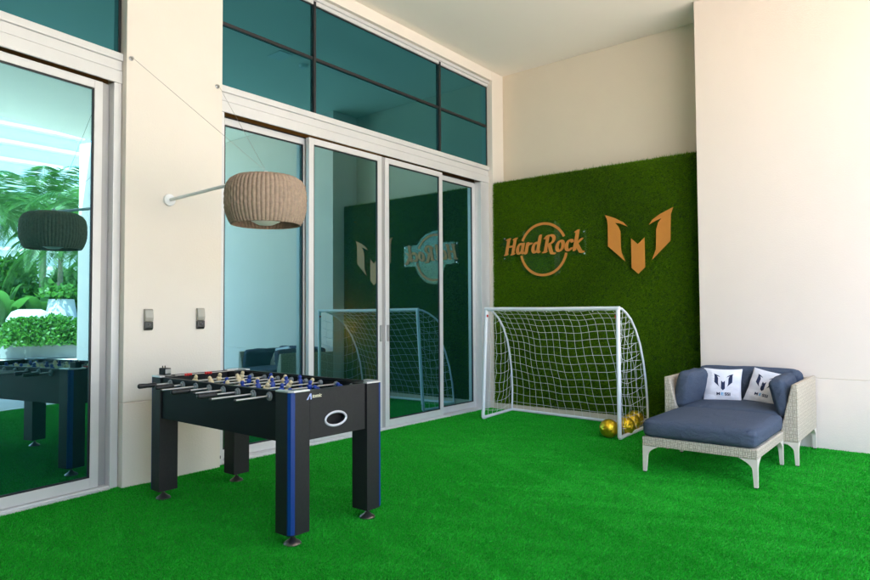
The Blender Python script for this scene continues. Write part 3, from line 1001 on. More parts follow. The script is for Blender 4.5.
def player_mesh(m, cx, cy, tilt):
    """hanging figure: head above the rod, torso around it, tapered leg and wedge foot"""
    K = 1.2
    secs = [(0.040, 0.000, 0.001), (0.038, 0.007, 0.008), (0.030, 0.0115, 0.011), (0.022, 0.0105, 0.0105), (0.0185, 0.006, 0.006), (0.0155, 0.013, 0.010), (0.009, 0.017, 0.0125), (0.0, 0.0165, 0.0125), (-0.012, 0.014, 0.0115), (-0.024, 0.012, 0.0095), (-0.045, 0.0105, 0.008), (-0.062, 0.0105, 0.008), (-0.064, 0.0125, 0.013), (-0.080, 0.0125, 0.0145), (-0.082, 0.008, 0.009)]
    n = 12
    c, s = math.cos(R(tilt)), math.sin(R(tilt))
    vs = []
    for (h, ry, rx) in secs:
        for k in range(n):
            t = 2 * math.pi * k / n
            x, y, z = K * rx * math.cos(t), K * ry * math.sin(t), K * h
            vs.append((cx + x * c + z * s, cy + y, ZR - x * s + z * c))
    fs = [(i * n + k, i * n + (k + 1) % n, (i + 1) * n + (k + 1) % n, (i + 1) * n + k) for i in range(len(secs) - 1) for k in range(n)]
    fs.append(tuple((len(secs) - 1) * n + k for k in range(n)))
    return m.add(vs, fs)


for i, x in enumerate(RODX):
    near = i in NEAR
    e = NEAR[i] if near else FAR[i]
    ya, yb = (e + 0.02, Y1 + 0.10) if near else (e, Y1 + 0.135)
    rod = MB().tube([(x, ya, ZR), (x, yb, ZR)], 0.0068, 12).build("rod", STEEL, TB, smooth=True, auto=40)
    if near:
        h = MB().lathe([(0.0, e), (0.012, e + 0.001), (0.0165, e + 0.008), (0.0165, e + 0.03), (0.0145, e + 0.06), (0.0165, e + 0.10), (0.0175, e + 0.115), (0.013, e + 0.122), (0.0085, e + 0.123)], (x, 0, ZR), 14, axis='y')
        h.build("handle", RUBBER, rod, smooth=True)
    else:
        hy = yb
        MB().lathe([(0.0085, hy - 0.123), (0.0165, hy - 0.11), (0.0145, hy - 0.06), (0.0165, hy - 0.02), (0.012, hy), (0.0, hy + 0.001)], (x, 0, ZR), 14, axis='y').build("handle", RUBBER, rod, smooth=True)
        MB().lathe([(0.0082, e + 0.0), (0.0095, e - 0.004), (0.006, e - 0.012), (0.0, e - 0.013)], (x, 0, ZR), 12, axis='y').build("end_cap", RUBBER, rod, smooth=True)
    # bearings where the rod passes the cabinet sides
    for (yy, sg_) in ((SY0, -1), (SY1, 1)):
        MB().lathe([(0.008, yy + sg_ * 0.016), (0.013, yy + sg_ * 0.016), (0.016, yy + sg_ * 0.010), (0.0245, yy + sg_ * 0.008), (0.026, yy + sg_ * 0.002), (0.026, yy - sg_ * 0.001)], (x, 0, ZR), 20, axis='y').build("bearing", BEARING, rod, smooth=True, auto=50)
        yi = yy - sg_ * (T_ + 0.017)
        MB().lathe([(0.008, yi - sg_ * 0.022), (0.014, yi - sg_ * 0.022), (0.018, yi - sg_ * 0.010), (0.020, yi)], (x, 0, ZR), 16, axis='y').build("bumper", BEARING, rod, smooth=True, auto=50)
    cm = 2.6 + OFFY[i]
    for k in range(NPL[i]):
        py = cm + (k - (NPL[i] - 1) / 2) * SP[i]
        pm = player_mesh(MB(), x, py, TILT[i] + random.uniform(-1, 1))
        pm.build("player", CREAMP if near else BLUEP, rod, smooth=True)

# small control box resting on the rim
cb = empty("counter_box", (-4.365, 2.33, ZT + 0.004), "small black and silver box standing on the table corner", "box")
box(-4.405, -4.325, 2.295, 2.345, ZT + 0.004, ZT + 0.052).build("body", BLACK, cb, bevel=0.005)
box(-4.324, -4.318, 2.30, 2.34, ZT + 0.012, ZT + 0.046).build("face_plate", STEEL, cb, bevel=0.002)
for yy in (2.31, 2.328):
    MB().lathe([(0.0035, ZT + 0.052), (0.0035, ZT + 0.066), (0.0, ZT + 0.068)], (-4.38, yy, 0), 8).build("pin", BLACK, cb)

# ------------------------------------------------------------------ goal
def goal():
    g = empty("football_goal", (-3.55, 6.28, 0), "white tubular football goal with net in front of the grass panel", "goal")
    FL, FR = Vector((-4.452, 6.39, 0)), Vector((-2.642, 6.19, 0))
    BL, BR = Vector((-4.53, 7.165, 0)), Vector((-2.672, 7.035, 0))
    TL, TR = Vector((-4.375, 6.37, 1.335)), Vector((-2.640, 6.19, 1.328))
    r = 0.0215
    up = Vector((0, 0, r))
    # posts with a short elbow into the base
    def post(a, b, t):
        d = (b - a).normalized()
        pts = [a + up + d * 0.07, a + up + d * 0.02, a + Vector((0, 0, 0.03)), a + Vector((0, 0, 0.09))]
        n = 10
        pts += [a.lerp(t, 0.08 + 0.92 * i / n) for i in range(n + 1)]
        return MB().tube(pts, r, 14)
    post(FL, BL, TL).build("post", GOALW, g, smooth=True, auto=50)
    post(FR, BR, TR).build("post", GOALW, g, smooth=True, auto=50)
    d = (TR - TL).normalized()
    MB().tube([TL - d * 0.02, TL + d * 0.3, TL.lerp(TR, 0.5) + Vector((0, 0, -0.004)), TR - d * 0.3, TR + d * 0.02], r, 14).build("crossbar", GOALW, g, smooth=True, auto=50)
    MB().tube([FL + up, BL + up], 0.018, 12).build("base_bar", GOALW, g, smooth=True, auto=50)
    MB().tube([FR + up, BR + up], 0.018, 12).build("base_bar", GOALW, g, smooth=True, auto=50)
    MB().tube([BL + up, BR + up], 0.018, 12).build("rear_bar", GOALW, g, smooth=True, auto=50)
    prof = [(0.0, 1.335), (0.10, 1.325), (0.22, 1.285), (0.36, 1.215), (0.50, 1.10), (0.63, 0.94), (0.73, 0.74), (0.80, 0.52), (0.84, 0.30), (0.85, 0.12), (0.845, 0.02)]
    def stay_pt(side, s, k):
        dep, z = s
        a, b, t = (FL, BL, TL) if side == 0 else (FR, BR, TR)
        f0 = t.lerp(a, 1 - z / 1.335)
        L = (b - a).length
        q = f0 + (b - a) * (dep / 0.85)
        return Vector((q.x, q.y, z))
    for side in (0, 1):
        MB().tube([stay_pt(side, s, 0) for s in prof], 0.0125, 10).build("curved_stay", GOALW, g, smooth=True, auto=50)
    # resampled profile for the net
    P = [Vector((a, b)) for a, b in prof]
    L = [0]
    for a, b in zip(P[:-1], P[1:]): L.append(L[-1] + (b - a).length)
    def at(s):
        s = max(0, min(L[-1], s))
        for i in range(len(L) - 1):
            if s <= L[i + 1]:
                return P[i].lerp(P[i + 1], (s - L[i]) / (L[i + 1] - L[i]))
        return P[-1]
    rows, cols, sub = 16, 18, 4
    def netpt(u, v):
        p = at(v * L[-1])
        a = stay_pt(0, p, 0); b = stay_pt(1, p, 0)
        q = a.lerp(b, u)
        sag = math.sin(math.pi * u) * math.sin(math.pi * min(1, v * 1.02))
        q = q + Vector((0.02, -0.20, -0.075)) * sag * (0.75 + 0.25 * math.sin(v * 3)) 
        q += Vector((0.007 * math.sin(v * 17 + u * 5), 0.008 * math.sin(u * 31 + v * 4), 0.006 * math.sin(u * 23 + v * 9))) * min(1, 6 * v * (1 - v) + .15)
        # shallow scallops between the clips on the bar
        q.z -= 0.02 * abs(math.sin(u * math.pi * 5)) * max(0, 1 - v * 5)
        q.z = max(q.z, 0.03)
        return q
    m = MB()
    for j in range(1, rows):
        v = j / rows
        m.tube([netpt(i / (cols * sub), v) for i in range(cols * sub + 1)], 0.0019, 4, cap=False)
    for i in range(1, cols * 1):
        u = i / cols
        m.tube([netpt(u + 0.012 * math.sin(v_ * 5 + u * 3), v_) for v_ in [j / (rows * sub) for j in range(rows * sub + 1)]], 0.0019, 4, cap=False)
    m.build("back_net", NETW, g)
    # side nets
    for side in (0, 1):
        a, b, t = (FL, BL, TL) if side == 0 else (FR, BR, TR)
        m = MB()
        sgn = 1 if side == 0 else -1
        def fp(dep, z):
            f0 = t.lerp(a, 1 - z / 1.335)
            q = f0 + (b - a) * (dep / 0.85)
            w = math.sin(math.pi * min(1, max(0, dep / 0.85))) * math.sin(math.pi * z / 1.335)
            return Vector((q.x + sgn * 0.05 * w + 0.006 * math.sin(z * 30 + dep * 13), q.y + 0.008 * math.sin(z * 25), z - 0.03 * w))
        def depmax(z):
            lo = 0
            for (d0, z0), (d1, z1) in zip(prof[:-1], prof[1:]):
                if z1 <= z <= z0:
                    return d0 + (d1 - d0) * (z0 - z) / max(1e-6, z0 - z1)
            return 0.85
        def zmax(dep):
            for (d0, z0), (d1, z1) in zip(prof[:-1], prof[1:]):
                if d0 <= dep <= d1:
                    return z0 + (z1 - z0) * (dep - d0) / max(1e-6, d1 - d0)
            return 0.3
        for k in range(1, 11):
            z = 1.335 * k / 11
            dm = depmax(z)
            m.tube([fp(dm * i / 14, z - 0.045 * math.sin(math.pi * i / 14)) for i in range(15)], 0.0019, 4, cap=False)
        for k in range(1, 7):
            dep = 0.85 * k / 7
            zm = zmax(dep)
            m.tube([fp(dep, 0.03 + (zm - 0.03) * i / 18) for i in range(19)], 0.0019, 4, cap=False)
        m.build("side_net", NETW, g)
    # red tabs near the tops of the posts
    for t, a in ((TL, FL), (TR, FR)):
        q = t.lerp(a, 0.062) + Vector((0.0215 if t is TL else -0.0215, -0.006, 0))
        box(q.x - 0.003, q.x + 0.003, q.y - 0.013, q.y + 0.013, q.z - 0.014, q.z + 0.014).build("red_tab", REDP, g)
    # net clips along the bar
    for k in range(1, 6):
        q = TL.lerp(TR, k / 6)
        MB().tube([q + Vector((0, 0.0, -r - 0.012)), q + Vector((0, 0, -r + 0.004))], 0.006, 8).build("net_clip", WHITE, g)
    return g


goal()


# ------------------------------------------------------------------ gold balls
def ball(loc, rot, label, r=0.096):
    b = empty("football", loc, label, "ball", "gold footballs inside the goal")
    b.rotation_euler = rot
    bm = bmesh.new()
    bmesh.ops.create_icosphere(bm, subdivisions=5, radius=1.0)
    # truncated icosahedron face centres: 12 icosahedron vertices (pentagons) + 20 face centres (hexagons)
    ph = (1 + 5 ** 0.5) / 2
    iv = [Vector(v).normalized() for v in ((0, 1, ph), (0, 1, -ph), (0, -1, ph), (0, -1, -ph), (1, ph, 0), (1, -ph, 0), (-1, ph, 0), (-1, -ph, 0), (ph, 0, 1), (-ph, 0, 1), (ph, 0, -1), (-ph, 0, -1))]
    cen = [(v, 0.0) for v in iv]
    for i in range(12):
        for j in range(i + 1, 12):
            for k in range(j + 1, 12):
                a, c, d = iv[i], iv[j], iv[k]
                if (a - c).length < 1.06 and (a - d).length < 1.06 and (c - d).length < 1.06:
                    cen.append(((a + c + d).normalized(), 0.035))
    for v in bm.verts:
        p = v.co.normalized()
        ds = sorted((p.dot(c) + w for c, w in cen), reverse=True)
        gap = ds[0] - ds[1]
        dip = 0.05 * max(0, 1 - gap / 0.055)
        v.co = p * r * (1 - dip)
    me = bpy.data.meshes.new("ball_skin")
    bm.to_mesh(me); bm.free()
    me.materials.append(GOLDB)
    me.shade_smooth()
    o = bpy.data.objects.new("ball_skin", me)
    COL.objects.link(o); o.parent = b
    m = MB()
    m.lathe([(0.0, 0.0965), (0.006, 0.0965), (0.006, 0.094)], (0, 0, 0), 10)
    m.build("valve", GOLDS, b, loc=(0, 0, 0))
    return b


ball((-2.775, 6.235, 0.098), (0.3, 0.2, 0.4), "gold football leftmost of the cluster, at the goal post's left side")
ball((-2.70, 6.48, 0.098), (1.1, 0.6, 0.2), "gold football just behind the right goal post, second in the cluster")
ball((-2.74, 6.74, 0.098), (0.6, 1.2, 2.0), "gold football deeper inside the goal, third in the cluster")
ball((-2.79, 6.965, 0.098), (2.0, 0.2, 1.0), "gold football at the rear bar of the goal, last of the cluster")


# ------------------------------------------------------------------ lounge chair and ottoman
def rbox_mesh(hx, hy, hz, r, n=14, puff=0.0, wob=0.0, seed=0, side=0.0):
    """soft rounded box centred on the origin"""
    bm = bmesh.new()
    bmesh.ops.create_cube(bm, size=2.0)
    bmesh.ops.subdivide_edges(bm, edges=bm.edges[:], cuts=n, use_grid_fill=True)
    rs = random.Random(seed)
    ph = [rs.uniform(0, 6.28) for _ in range(6)]
    for v in bm.verts:
        u = Vector(v.co)
        # ease the grid toward the edges
        q = Vector([math.copysign(1 - (1 - abs(c)) ** 1.5, c) for c in u])
        p = Vector((q.x * hx, q.y * hy, q.z * hz))
        c = Vector((max(-hx + r, min(hx - r, p.x)), max(-hy + r, min(hy - r, p.y)), max(-hz + r, min(hz - r, p.z))))
        d = p - c
        if d.length > 1e-9:
            p = c + d.normalized() * r if d.length > r else p
        p.z += math.copysign(1, q.z) * puff * (1 - q.x ** 2) * (1 - q.y ** 2) if abs(q.z) > 0.5 else 0
        if side:
            p.x += math.copysign(1, q.x) * side * (1 - q.y ** 2) * (1 - q.z ** 2) if abs(q.x) > 0.5 else 0
            p.y += math.copysign(1, q.y) * side * (1 - q.x ** 2) * (1 - q.z ** 2) if abs(q.y) > 0.5 else 0
        if wob:
            w = math.sin(p.x * 19 + ph[0] + 2 * math.sin(p.y * 13)) + math.sin(p.y * 23 + ph[1]) + math.sin(p.z * 29 + ph[2] + p.x * 9)
            p += p.normalized() * wob * w / 3
        v.co = p
    me = bpy.data.meshes.new("cushion")
    bm.to_mesh(me); bm.free()
    me.shade_smooth()
    return me


def soft(name, parent, c, half, r, m, rot=(0, 0, 0), **kw):
    me = rbox_mesh(*half, r, **kw)
    me.name = name
    me.materials.append(m)
    o = bpy.data.objects.new(name, me)
    COL.objects.link(o)
    o.parent = parent
    o.location = Vector(c) - Vector(parent.location)
    o.rotation_euler = rot
    return o


def furn_leg(parent, cx, cy, sx, sy, top, name="leg"):
    """tapered leg that flares into the frame; outer corner stays plumb"""
    vs = []
    N = 16
    for i in range(N + 1):
        t = i / N
        z = 0.012 + (top - 0.012) * t
        s = 0.026 + 0.014 * t + 0.085 * max(0, (t - 0.62) / 0.38) ** 2
        th = 0.026 + 0.012 * t
        ox, oy = cx - sx * 0.012 * (1 - t) * 0, cy
        # L-shaped gusset is made of two blades: one along x, one along y
        vs.append((z, s, th))
    m = MB()
    for axis in (0, 1):
        pts = []
        for (z, s, th) in vs:
            if axis == 0:
                q = [(cx, cy), (cx - sx * s, cy), (cx - sx * s, cy - sy * th), (cx, cy - sy * th)]
            else:
                e = 0.0007
                q = [(cx - sx * e, cy - sy * e), (cx - sx * (th - e), cy - sy * e), (cx - sx * (th - e), cy - sy * s), (cx - sx * e, cy - sy * s)]
            pts += [(a, b, z + (0.0004 if axis else 0)) for a, b in q]
        fs = [(i * 4 + k, i * 4 + (k + 1) % 4, (i + 1) * 4 + (k + 1) % 4, (i + 1) * 4 + k) for i in range(N) for k in range(4)]
        fs += [(0, 3, 2, 1), (N * 4, N * 4 + 1, N * 4 + 2, N * 4 + 3)]
        m.add(pts, fs)
    l = m.build(name, WFRAME, parent)
    MB().lathe([(0.010, 0.0), (0.011, 0.002), (0.011, 0.0115)], (cx - sx * 0.013, cy - sy * 0.013, 0), 10).build("foot_glide", RUBBER, l)
    return l


OT = empty("ottoman", (-1.555, 5.56, 0), "beige wicker ottoman with navy cushion in front of the lounge chair", "ottoman")
ox0, ox1, oy0, oy1 = -1.982, -1.128, 5.085, 6.01
box(ox0, ox1, oy0, oy1, 0.215, 0.288).build("wicker_frame", WICKER, OT, bevel=0.008)
for (cx, cy, sx, sy) in ((ox0, oy0, -1, -1), (ox1, oy0, 1, -1), (ox1, oy1, 1, 1), (ox0, oy1, -1, 1)):
    furn_leg(OT, cx - sx * 0.003, cy - sy * 0.003, sx, sy, 0.2145)
soft("seat_cushion", OT, (-1.555, 5.545, 0.358), (0.425, 0.475, 0.072), 0.05, NAVY, puff=0.022, wob=0.003, seed=3, side=0.008)

CH = empty("lounge_chair", (-1.57, 6.47, 0), "beige wicker lounge chair with navy cushions against the warm white wall", "lounge chair")
cx0, cx1, cy0, cy1 = -2.125, -1.02, 6.02, 6.92


def arm(xo, s):
    """arm: plumb outside, inside leaning, thin top edge; s = +1 for the right arm"""
    poly_f = [(xo, 0.20), (xo, 0.685), (xo - s * 0.045, 0.68), (xo - s * 0.150, 0.22), (xo - s * 0.15, 0.20)]
    MB().prism(poly_f, cy0, cy1, 'xz').build("arm_panel", WICKER, CH, bevel=0.010, seg=3)


arm(cx1, 1)
arm(cx0, -1)
box(cx0 + 0.046, cx1 - 0.046, cy1 - 0.07, cy1 - 0.001, 0.24, 0.672).build("back_panel", WICKER, CH, bevel=0.01)
box(cx0 + 0.151, cx1 - 0.151, cy0 + 0.004, cy1 - 0.07, 0.205, 0.288).build("seat_frame", WICKER, CH, bevel=0.008)
for (lx, ly, sx, sy) in ((cx0, cy0, -1, -1), (cx1, cy0, 1, -1), (cx1, cy1, 1, 1), (cx0, cy1, -1, 1)):
    furn_leg(CH, lx - sx * 0.004, ly - sy * 0.004, sx, sy, 0.1995)
soft("seat_cushion", CH, (-1.57, 6.40, 0.365), (0.40, 0.40, 0.075), 0.05, NAVY, puff=0.02, wob=0.003, seed=5)
soft("back_cushion", CH, (-1.57, 6.775, 0.575), (0.455, 0.075, 0.170), 0.05, NAVY, rot=(R(-8), 0, 0), puff=0.012, wob=0.008, seed=8, side=0.02)
soft("side_cushion", CH, (-1.960, 6.40, 0.565), (0.068, 0.34, 0.170), 0.045, NAVY, rot=(0, R(12), R(-3)), puff=0.010, wob=0.010, seed=9, side=0.018)
soft("side_cushion", CH, (-1.172, 6.40, 0.550), (0.066, 0.35, 0.165), 0.045, NAVY, rot=(0, R(-14), R(3)), puff=0.010, wob=0.010, seed=12, side=0.018)


def pillow(loc, rot, w, label, flip=0.0, seed=1):
    p = empty("throw_pillow", loc, label, "pillow", "printed white pillows on the lounge chair")
    p.rotation_euler = rot
    T = 0.062
    rs = random.Random(seed)
    a1, a2, a3 = rs.uniform(0, 6), rs.uniform(0, 6), rs.uniform(0, 6)

    def h(u, v):
        b = max(0, (1 - u * u)) ** 0.5 * max(0, (1 - v * v)) ** 0.5
        wr = 0.0035 * math.sin(7 * u + 3 * v + a1) * math.sin(4 * v - 5 * u + a2) + 0.0025 * math.sin(11 * v + 3 * u + a3) * (abs(u) + 0.2)
        return T * b ** 0.75 + wr * min(1, b * 3)

    def xy(u, v):
        k = 0.075
        return (u * w * (1 - k * (1 - v * v) ** 1 * abs(u) ** 2), v * w * (1 - k * (1 - u * u) * abs(v) ** 2))
    N = 36
    vs, fs = [], []
    for s in (-1, 1):
        for i in range(N + 1):
            for j in range(N + 1):
                u = math.sin((i / N - 0.5) * math.pi); v = math.sin((j / N - 0.5) * math.pi)
                x, z = xy(u, v)
                vs.append((x, s * h(u, v), z))
    o = (N + 1) ** 2
    for i in range(N):
        for j in range(N):
            a = i * (N + 1) + j
            fs.append((a, a + N + 1, a + N + 2, a + 1))
            fs.append((o + a, o + a + 1, o + a + N + 2, o + a + N + 1))
    bm = bmesh.new()
    me = bpy.data.meshes.new("cover")
    me.from_pydata(vs, [], fs)
    bm.from_mesh(me)
    bmesh.ops.remove_doubles(bm, verts=bm.verts, dist=0.0008)
    bmesh.ops.recalc_face_normals(bm, faces=bm.faces)
    bm.to_mesh(me); bm.free()
    me.materials.append(PILLOW); me.shade_smooth()
    c = bpy.data.objects.new("cover", me)
    COL.objects.link(c); c.parent = p

    def wrap(me, name, m):
        """lay a flat print (x, z) on the front of the pillow"""
        bm = bmesh.new(); bm.from_mesh(me)
        bmesh.ops.triangulate(bm, faces=bm.faces)
        for _ in range(2):
            bmesh.ops.subdivide_edges(bm, edges=[e for e in bm.edges if e.calc_length() > 0.012], cuts=1)
        for vv in bm.verts:
            u, v = vv.co.x / w, vv.co.z / w
            vv.co.y = -h(max(-0.999, min(0.999, u * 1.03)), max(-0.999, min(0.999, v * 1.03))) - 0.0016
        bm.to_mesh(me); bm.free()
        me.materials.clear(); me.materials.append(m)
        q = bpy.data.objects.new(name, me)
        COL.objects.link(q); q.parent = p
        return q
    # emblem, scaled from the wall emblem's outline
    sc = 0.085 / 0.40
    for pl in (EL, EM, ER):
        me = bpy.data.meshes.new("printed_emblem")
        n = len(pl)
        me.from_pydata([((x + 2.80) * sc * 1.0 + flip * 0.012 + 0.012, 0, (z - 2.1) * sc * 1.05 + 0.030) for x, z in pl], [], [tuple(range(n))])
        wrap(me, "printed_emblem", NAVYP)
    # word
    cu = bpy.data.curves.new("w", 'FONT')
    dg = bpy.context.evaluated_depsgraph_get
    xs = 0.0
    parts = (("M", NAVYP), ("E", CYANP), ("SSI", NAVYP))
    x = -0.058
    for s_, m_ in parts:
        cu = bpy.data.curves.new("w", 'FONT'); cu.body = s_; cu.size = 0.036; cu.offset = 0.0012
        t = bpy.data.objects.new("w", cu); COL.objects.link(t)
        me = bpy.data.meshes.new_from_object(t.evaluated_get(dg()))
        bpy.data.objects.remove(t)
        mx = max(v.co.x for v in me.vertices)
        for v in me.vertices:
            X, Z = v.co.x, v.co.y
            v.co = (x + X * 1.25 + 0.012 + flip * 0.012, 0, Z - 0.098)
        wrap(me, "printed_word", m_)
        x += mx * 1.25 + 0.008
    return p


pillow((-1.735, 6.50, 0.578), (R(-17), 0, R(7)), 0.172, "white pillow with navy emblem print, left one, facing forward on the lounge chair", seed=2)
pillow((-1.365, 6.57, 0.575), (R(-24), R(9), R(-14)), 0.172, "white pillow with navy emblem print, right one, half hidden by the side cushion", flip=-1.8, seed=6)

# ------------------------------------------------------------------ ceiling fittings mirrored in the upper glass
hx = box(-3.36, -3.1, 4.92, 5.12, H - 0.012, H - 0.001).build("ceiling_vent", WHITE, None, bevel=0.003)
tag(hx, "small white rectangular vent flush in the ceiling", "vent")
sd = MB().lathe([(0.0, H - 0.045), (0.045, H - 0.042), (0.055, H - 0.02), (0.06, H - 0.001)], (-3.2, 5.42, 0), 20).build("smoke_detector", WHITE, None, smooth=True, auto=40)
tag(sd, "round white smoke detector on the ceiling beside the vent", "detector")
# ================================================================== OUTSIDE (seen mirrored in the near door)
BEFORE = set(bpy.data.objects)
# planter
pl_ = empty("planter", (12.5, 9.5, 0), "low white kerbed planter bed beyond the terrace, filled with hedge and palms", "planter")
m = MB()
poly = []
for k in range(41):
    t = math.pi * k / 40
    poly.append((13.5 + 3.2 * -math.sin(t), 10.5 - 4.4 * math.cos(t)))
poly = [(20, 6.1)] + poly + [(20, 14.9)]
m.prism(poly, -0.02, 0.40, 'xy')
m.build("kerb", KERB, pl_, bevel=0.02)
inner_ = [(20, 6.3)] + [(13.5 - 2.98 * math.sin(math.pi * k / 40), 10.5 - 4.2 * math.cos(math.pi * k / 40)) for k in range(41)] + [(20, 14.7)]
MB().prism(inner_, 0.36, 0.41, 'xy').build("soil", SOIL, pl_)


def leaf_cloud(n, fn, size, m_name, seed):
    r_ = random.Random(seed)
    V = []
    for _ in range(n):
        c = Vector(fn(r_))
        d = Vector((r_.gauss(0, 1), r_.gauss(0, 1), r_.gauss(0, 0.7) + 0.5)).normalized()
        a = d.cross(Vector((r_.gauss(0, 1), r_.gauss(0, 1), r_.gauss(0, 1)))).normalized()
        s = size * r_.uniform(0.6, 1.3)
        V += [c - a * s * 0.35, c + a * s * 0.35, c + d * s]
        V += [c - a * s * 0.35, c + d * s * 0.9 - a * s * .3, c + d * s]
    return np.array([tuple(v) for v in V])


def hedge(cx, cy, rx, ry, z0, z1, n, label, seed, name="hedge", size=0.10):
    o = empty(name, (cx, cy, z0), label, "hedge" if name == "hedge" else "shrub", "hedge bushes in the planter")
    def fn(r_):
        while True:
            a, b, c = r_.uniform(-1, 1), r_.uniform(-1, 1), r_.uniform(0, 1)
            q = abs(a) ** 2.6 + abs(b) ** 2.6 + abs(c) ** 2.6
            if 0.35 < q < 1 + 0.12 * math.sin(9 * a + seed) * math.cos(8 * b):
                return (a * rx, b * ry, c * (z1 - z0))
    V = leaf_cloud(n, fn, size, "", seed)
    tri_object("foliage", V, SHRUB, o)
    for k in range(5):
        a = random.uniform(-0.6, 0.6) * rx; b = random.uniform(-0.6, 0.6) * ry
        MB().tube([(cx + a * .6, cy + b * .6, z0), (cx + a, cy + b, z0 + (z1 - z0) * 0.8)], 0.015, 6).build("stem", BARK, o)
    return o


hl = ["round clipped green bush at the tip of the planter", "green bush beside the tip of the planter", "green bush in front of the tall white pot", "green bush in front of the palm trunk", "green bush at the back end of the planter"]
for k, (x, y) in enumerate(((11.3, 6.95), (11.15, 7.7), (11.0, 8.5), (11.0, 9.4), (11.0, 10.3))):
    hedge(x, y, 0.55, 0.62, 0.39, 1.22 + 0.06 * math.sin(k * 2), 2600, hl[k], k + 1)

hb = ["tall leafy bush rising behind the low rounded white pot", "tall leafy bush behind the tall white pot", "tall leafy bush at the far back of the planter", "tall leafy bush at the back near the pool railing"]
for k, (x, y, zz) in enumerate(((15.6, 7.6, 2.6), (15.2, 9.6, 2.9), (18.6, 9.0, 3.6), (18.8, 6.9, 3.2))):
    hedge(x, y, 0.9, 1.0, 0.39, zz, 3000, hb[k], 20 + k, name="shrub", size=0.2)

# white pots
pd = MB().lathe([(0.30, 0.405), (0.52, 0.55), (0.64, 0.85), (0.62, 1.15), (0.48, 1.38), (0.30, 1.46), (0.26, 1.44), (0.24, 1.30), (0.0, 1.28)], (12.45, 7.45, 0), 36).build("plant_pot", POT, None, smooth=True, auto=60)
tag(pd, "low rounded white pot behind the hedge bushes", "pot")
pt = empty("plant_pot", (12.3, 8.3, 0.41), "tall flaring white pot with trailing plant beside the palm trunk", "pot")
MB().lathe([(0.52, 0.41), (0.50, 0.8), (0.42, 1.4), (0.36, 1.78), (0.33, 1.78), (0.33, 1.7), (0.0, 1.7)], (12.3, 8.3, 0), 32).build("bowl", POT, pt, smooth=True, auto=60)
V = leaf_cloud(900, lambda r_: (r_.gauss(0, 0.26), r_.gauss(0, 0.26), 1.42 + abs(r_.gauss(0, 0.16))), 0.14, "", 77)
tri_object("foliage", V, SHRUB, pt)


def palm(x, y, zt, nf, L, label, lean=0.2, seed=1, z0=0.38, tr=0.10):
    r_ = random.Random(seed)
    o = empty("palm_tree", (x, y, z0), label, "palm", "palms in the planter")
    top = Vector((x + lean, y + lean * 0.4, zt))
    base = Vector((x, y, z0))
    pts = [base.lerp(top, t) + Vector((0.12 * math.sin(t * 3), 0, 0)) for t in [i / 8 for i in range(9)]]
    MB().tube(pts, [tr * 1.35] + [tr * (1 - 0.035 * i) for i in range(8)], 12).build("trunk", BARK, o, smooth=True)
    top = pts[-1]
    V = []
    for f in range(nf):
        az = 2 * math.pi * f / nf * 1.0 + r_.uniform(-0.3, 0.3) + (f // 7) * 0.4
        el = R(r_.uniform(-5, 75))
        LL = L * r_.uniform(0.8, 1.15)
        p = Vector(top)
        d = Vector((math.cos(az) * math.cos(el), math.sin(az) * math.cos(el), math.sin(el)))
        n = 26
        side = d.cross(Vector((0, 0, 1)))
        side = side.normalized() if side.length > 1e-3 else Vector((1, 0, 0))
        prev = p.copy()
        for i in range(n):
            t = i / n
            d = (d + Vector((0, 0, -0.075 - 0.05 * t))).normalized()
            q = p + d * (LL / n)
            s = side
            V += [p - s * 0.012, p + s * 0.012, q]
            if i > 2:
                ll = LL * 0.30 * math.sin(math.pi * min(1, 0.15 + t * 0.85)) + 0.08
                for sg_ in (-1, 1):
                    for kk in (0, 0.5):
                        b = p.lerp(q, kk)
                        e = b + (s * sg_ * 0.85 + d * 0.55 + Vector((0, 0, -0.30 - r_.uniform(0, 0.25)))).normalized() * ll
                        w_ = d * 0.016
                        mid = b.lerp(e, 0.45) + Vector((0, 0, 0.03))
                        V += [b - w_ * .4, mid + w_, e]
                        V += [b - w_ * .4, mid - w_, mid + w_]
            p = q
    V = np.array([tuple(v) for v in V]) - np.array([x, y, z0])
    tri_object("crown", V, PALM, o)
    return o


palm(12.1, 9.0, 4.7, 22, 2.4, "tall slender palm beside the tall white pot", 0.12, 4)
palm(14.5, 7.0, 4.6, 22, 2.6, "broad palm behind the low rounded white pot", -0.2, 9, tr=0.12)
palm(17.5, 9.6, 5.6, 24, 2.8, "full palm standing further back in the planter", 0.2, 14, tr=0.13)
palm(15.5, 10.8, 3.4, 20, 2.2, "short palm low in the middle of the planter", 0.1, 21)
palm(19.5, 7.6, 5.0, 22, 2.7, "palm at the back of the planter nearest the pool", -0.1, 31, tr=0.13)


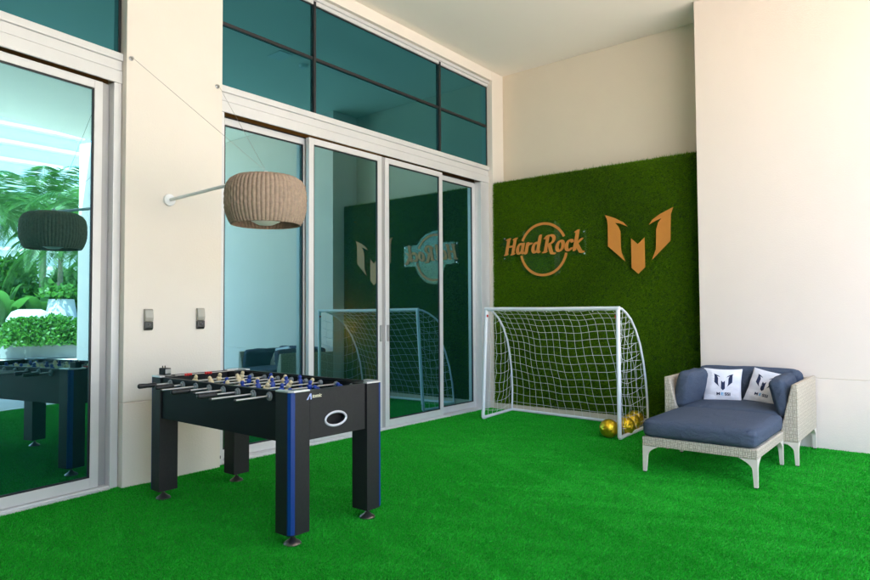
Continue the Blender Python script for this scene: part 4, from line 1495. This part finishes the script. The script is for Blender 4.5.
def broad_plant(x, y, n, Hh, label, seed):
    r_ = random.Random(seed)
    o = empty("banana_plant", (x, y, 0.40), label, "plant", "broad leaved plants in the planter")
    for f in range(n):
        az = r_.uniform(0, 2 * math.pi); sp0 = r_.uniform(0.1, 0.55)
        hh = Hh * r_.uniform(0.6, 1.05)
        w = r_.uniform(0.16, 0.26)
        side = Vector((-math.sin(az), math.cos(az), 0)); out = Vector((math.cos(az), math.sin(az), 0))
        vs = []
        NN = 12
        for i in range(NN + 1):
            t = i / NN
            c = Vector((x, y, 0.4)) + out * (sp0 * hh * t ** 1.8) + Vector((0, 0, hh * (t - 0.22 * t ** 4)))
            wd = w * (0.06 if t < 0.35 else math.sin(math.pi * min(1, (t - 0.33) / 0.67)) ** 0.7) + 0.008
            vs += [c - side * wd + Vector((0, 0, 0.25 * wd)), c, c + side * wd + Vector((0, 0, 0.25 * wd))]
        fs = []
        for i in range(NN):
            fs += [(3 * i, 3 * i + 1, 3 * i + 4, 3 * i + 3), (3 * i + 1, 3 * i + 2, 3 * i + 5, 3 * i + 4)]
        MB().add(vs, fs).build("leaf", PALM, o, smooth=True)
    return o


broad_plant(13.2, 7.0, 13, 2.3, "broad leaved plant rising behind the low white pot", 3)
broad_plant(13.6, 8.1, 12, 2.0, "broad leaved plant between the two white pots", 5)
broad_plant(15.0, 9.0, 14, 2.8, "tall broad leaved plant behind the tall white pot", 8)

palm(13.9, 8.9, 3.9, 24, 2.6, "palm leaning over the tall white pot from behind", -0.35, 41)
palm(16.2, 6.3, 5.4, 24, 3.0, "large palm at the left end of the planter", 0.1, 51, tr=0.13)

# far building with pale floor bands
bd = empty("building", (36, 12, 0), "white building with long pale balcony bands beyond the palms", "building")
box(30.6, 42, -12, 15.9, 0, 15.0).build("glazed_wall", BLUEGLASS, bd)
for k in range(15):
    z = 0.9 + k * 0.98
    box(30.0, 30.59, -12.2, 16.1, z, z + 0.17).build("floor_band", STUCCO, bd)
rl = empty("railing", (24, 6, 0), "white pool railing behind the planter", "railing")
for k in range(30):
    box(21.0, 21.05, 1.0 + k * 0.16, 1.04 + k * 0.16, 0.0, 1.0).build("bar", STUCCO, rl)
box(20.98, 21.07, 0.9, 5.8, 1.0, 1.06).build("top_rail", STUCCO, rl)

# the garden lies turned 13 degrees from the terrace
GARDEN = Matrix.Translation((-4.95, 2.15, 0)) @ Matrix.Rotation(R(13), 4, 'Z') @ Matrix.Translation((4.95, -2.15, 0))
for o in list(bpy.data.objects):
    if o not in BEFORE and o.parent is None:
        o.matrix_world = GARDEN @ o.matrix_basis
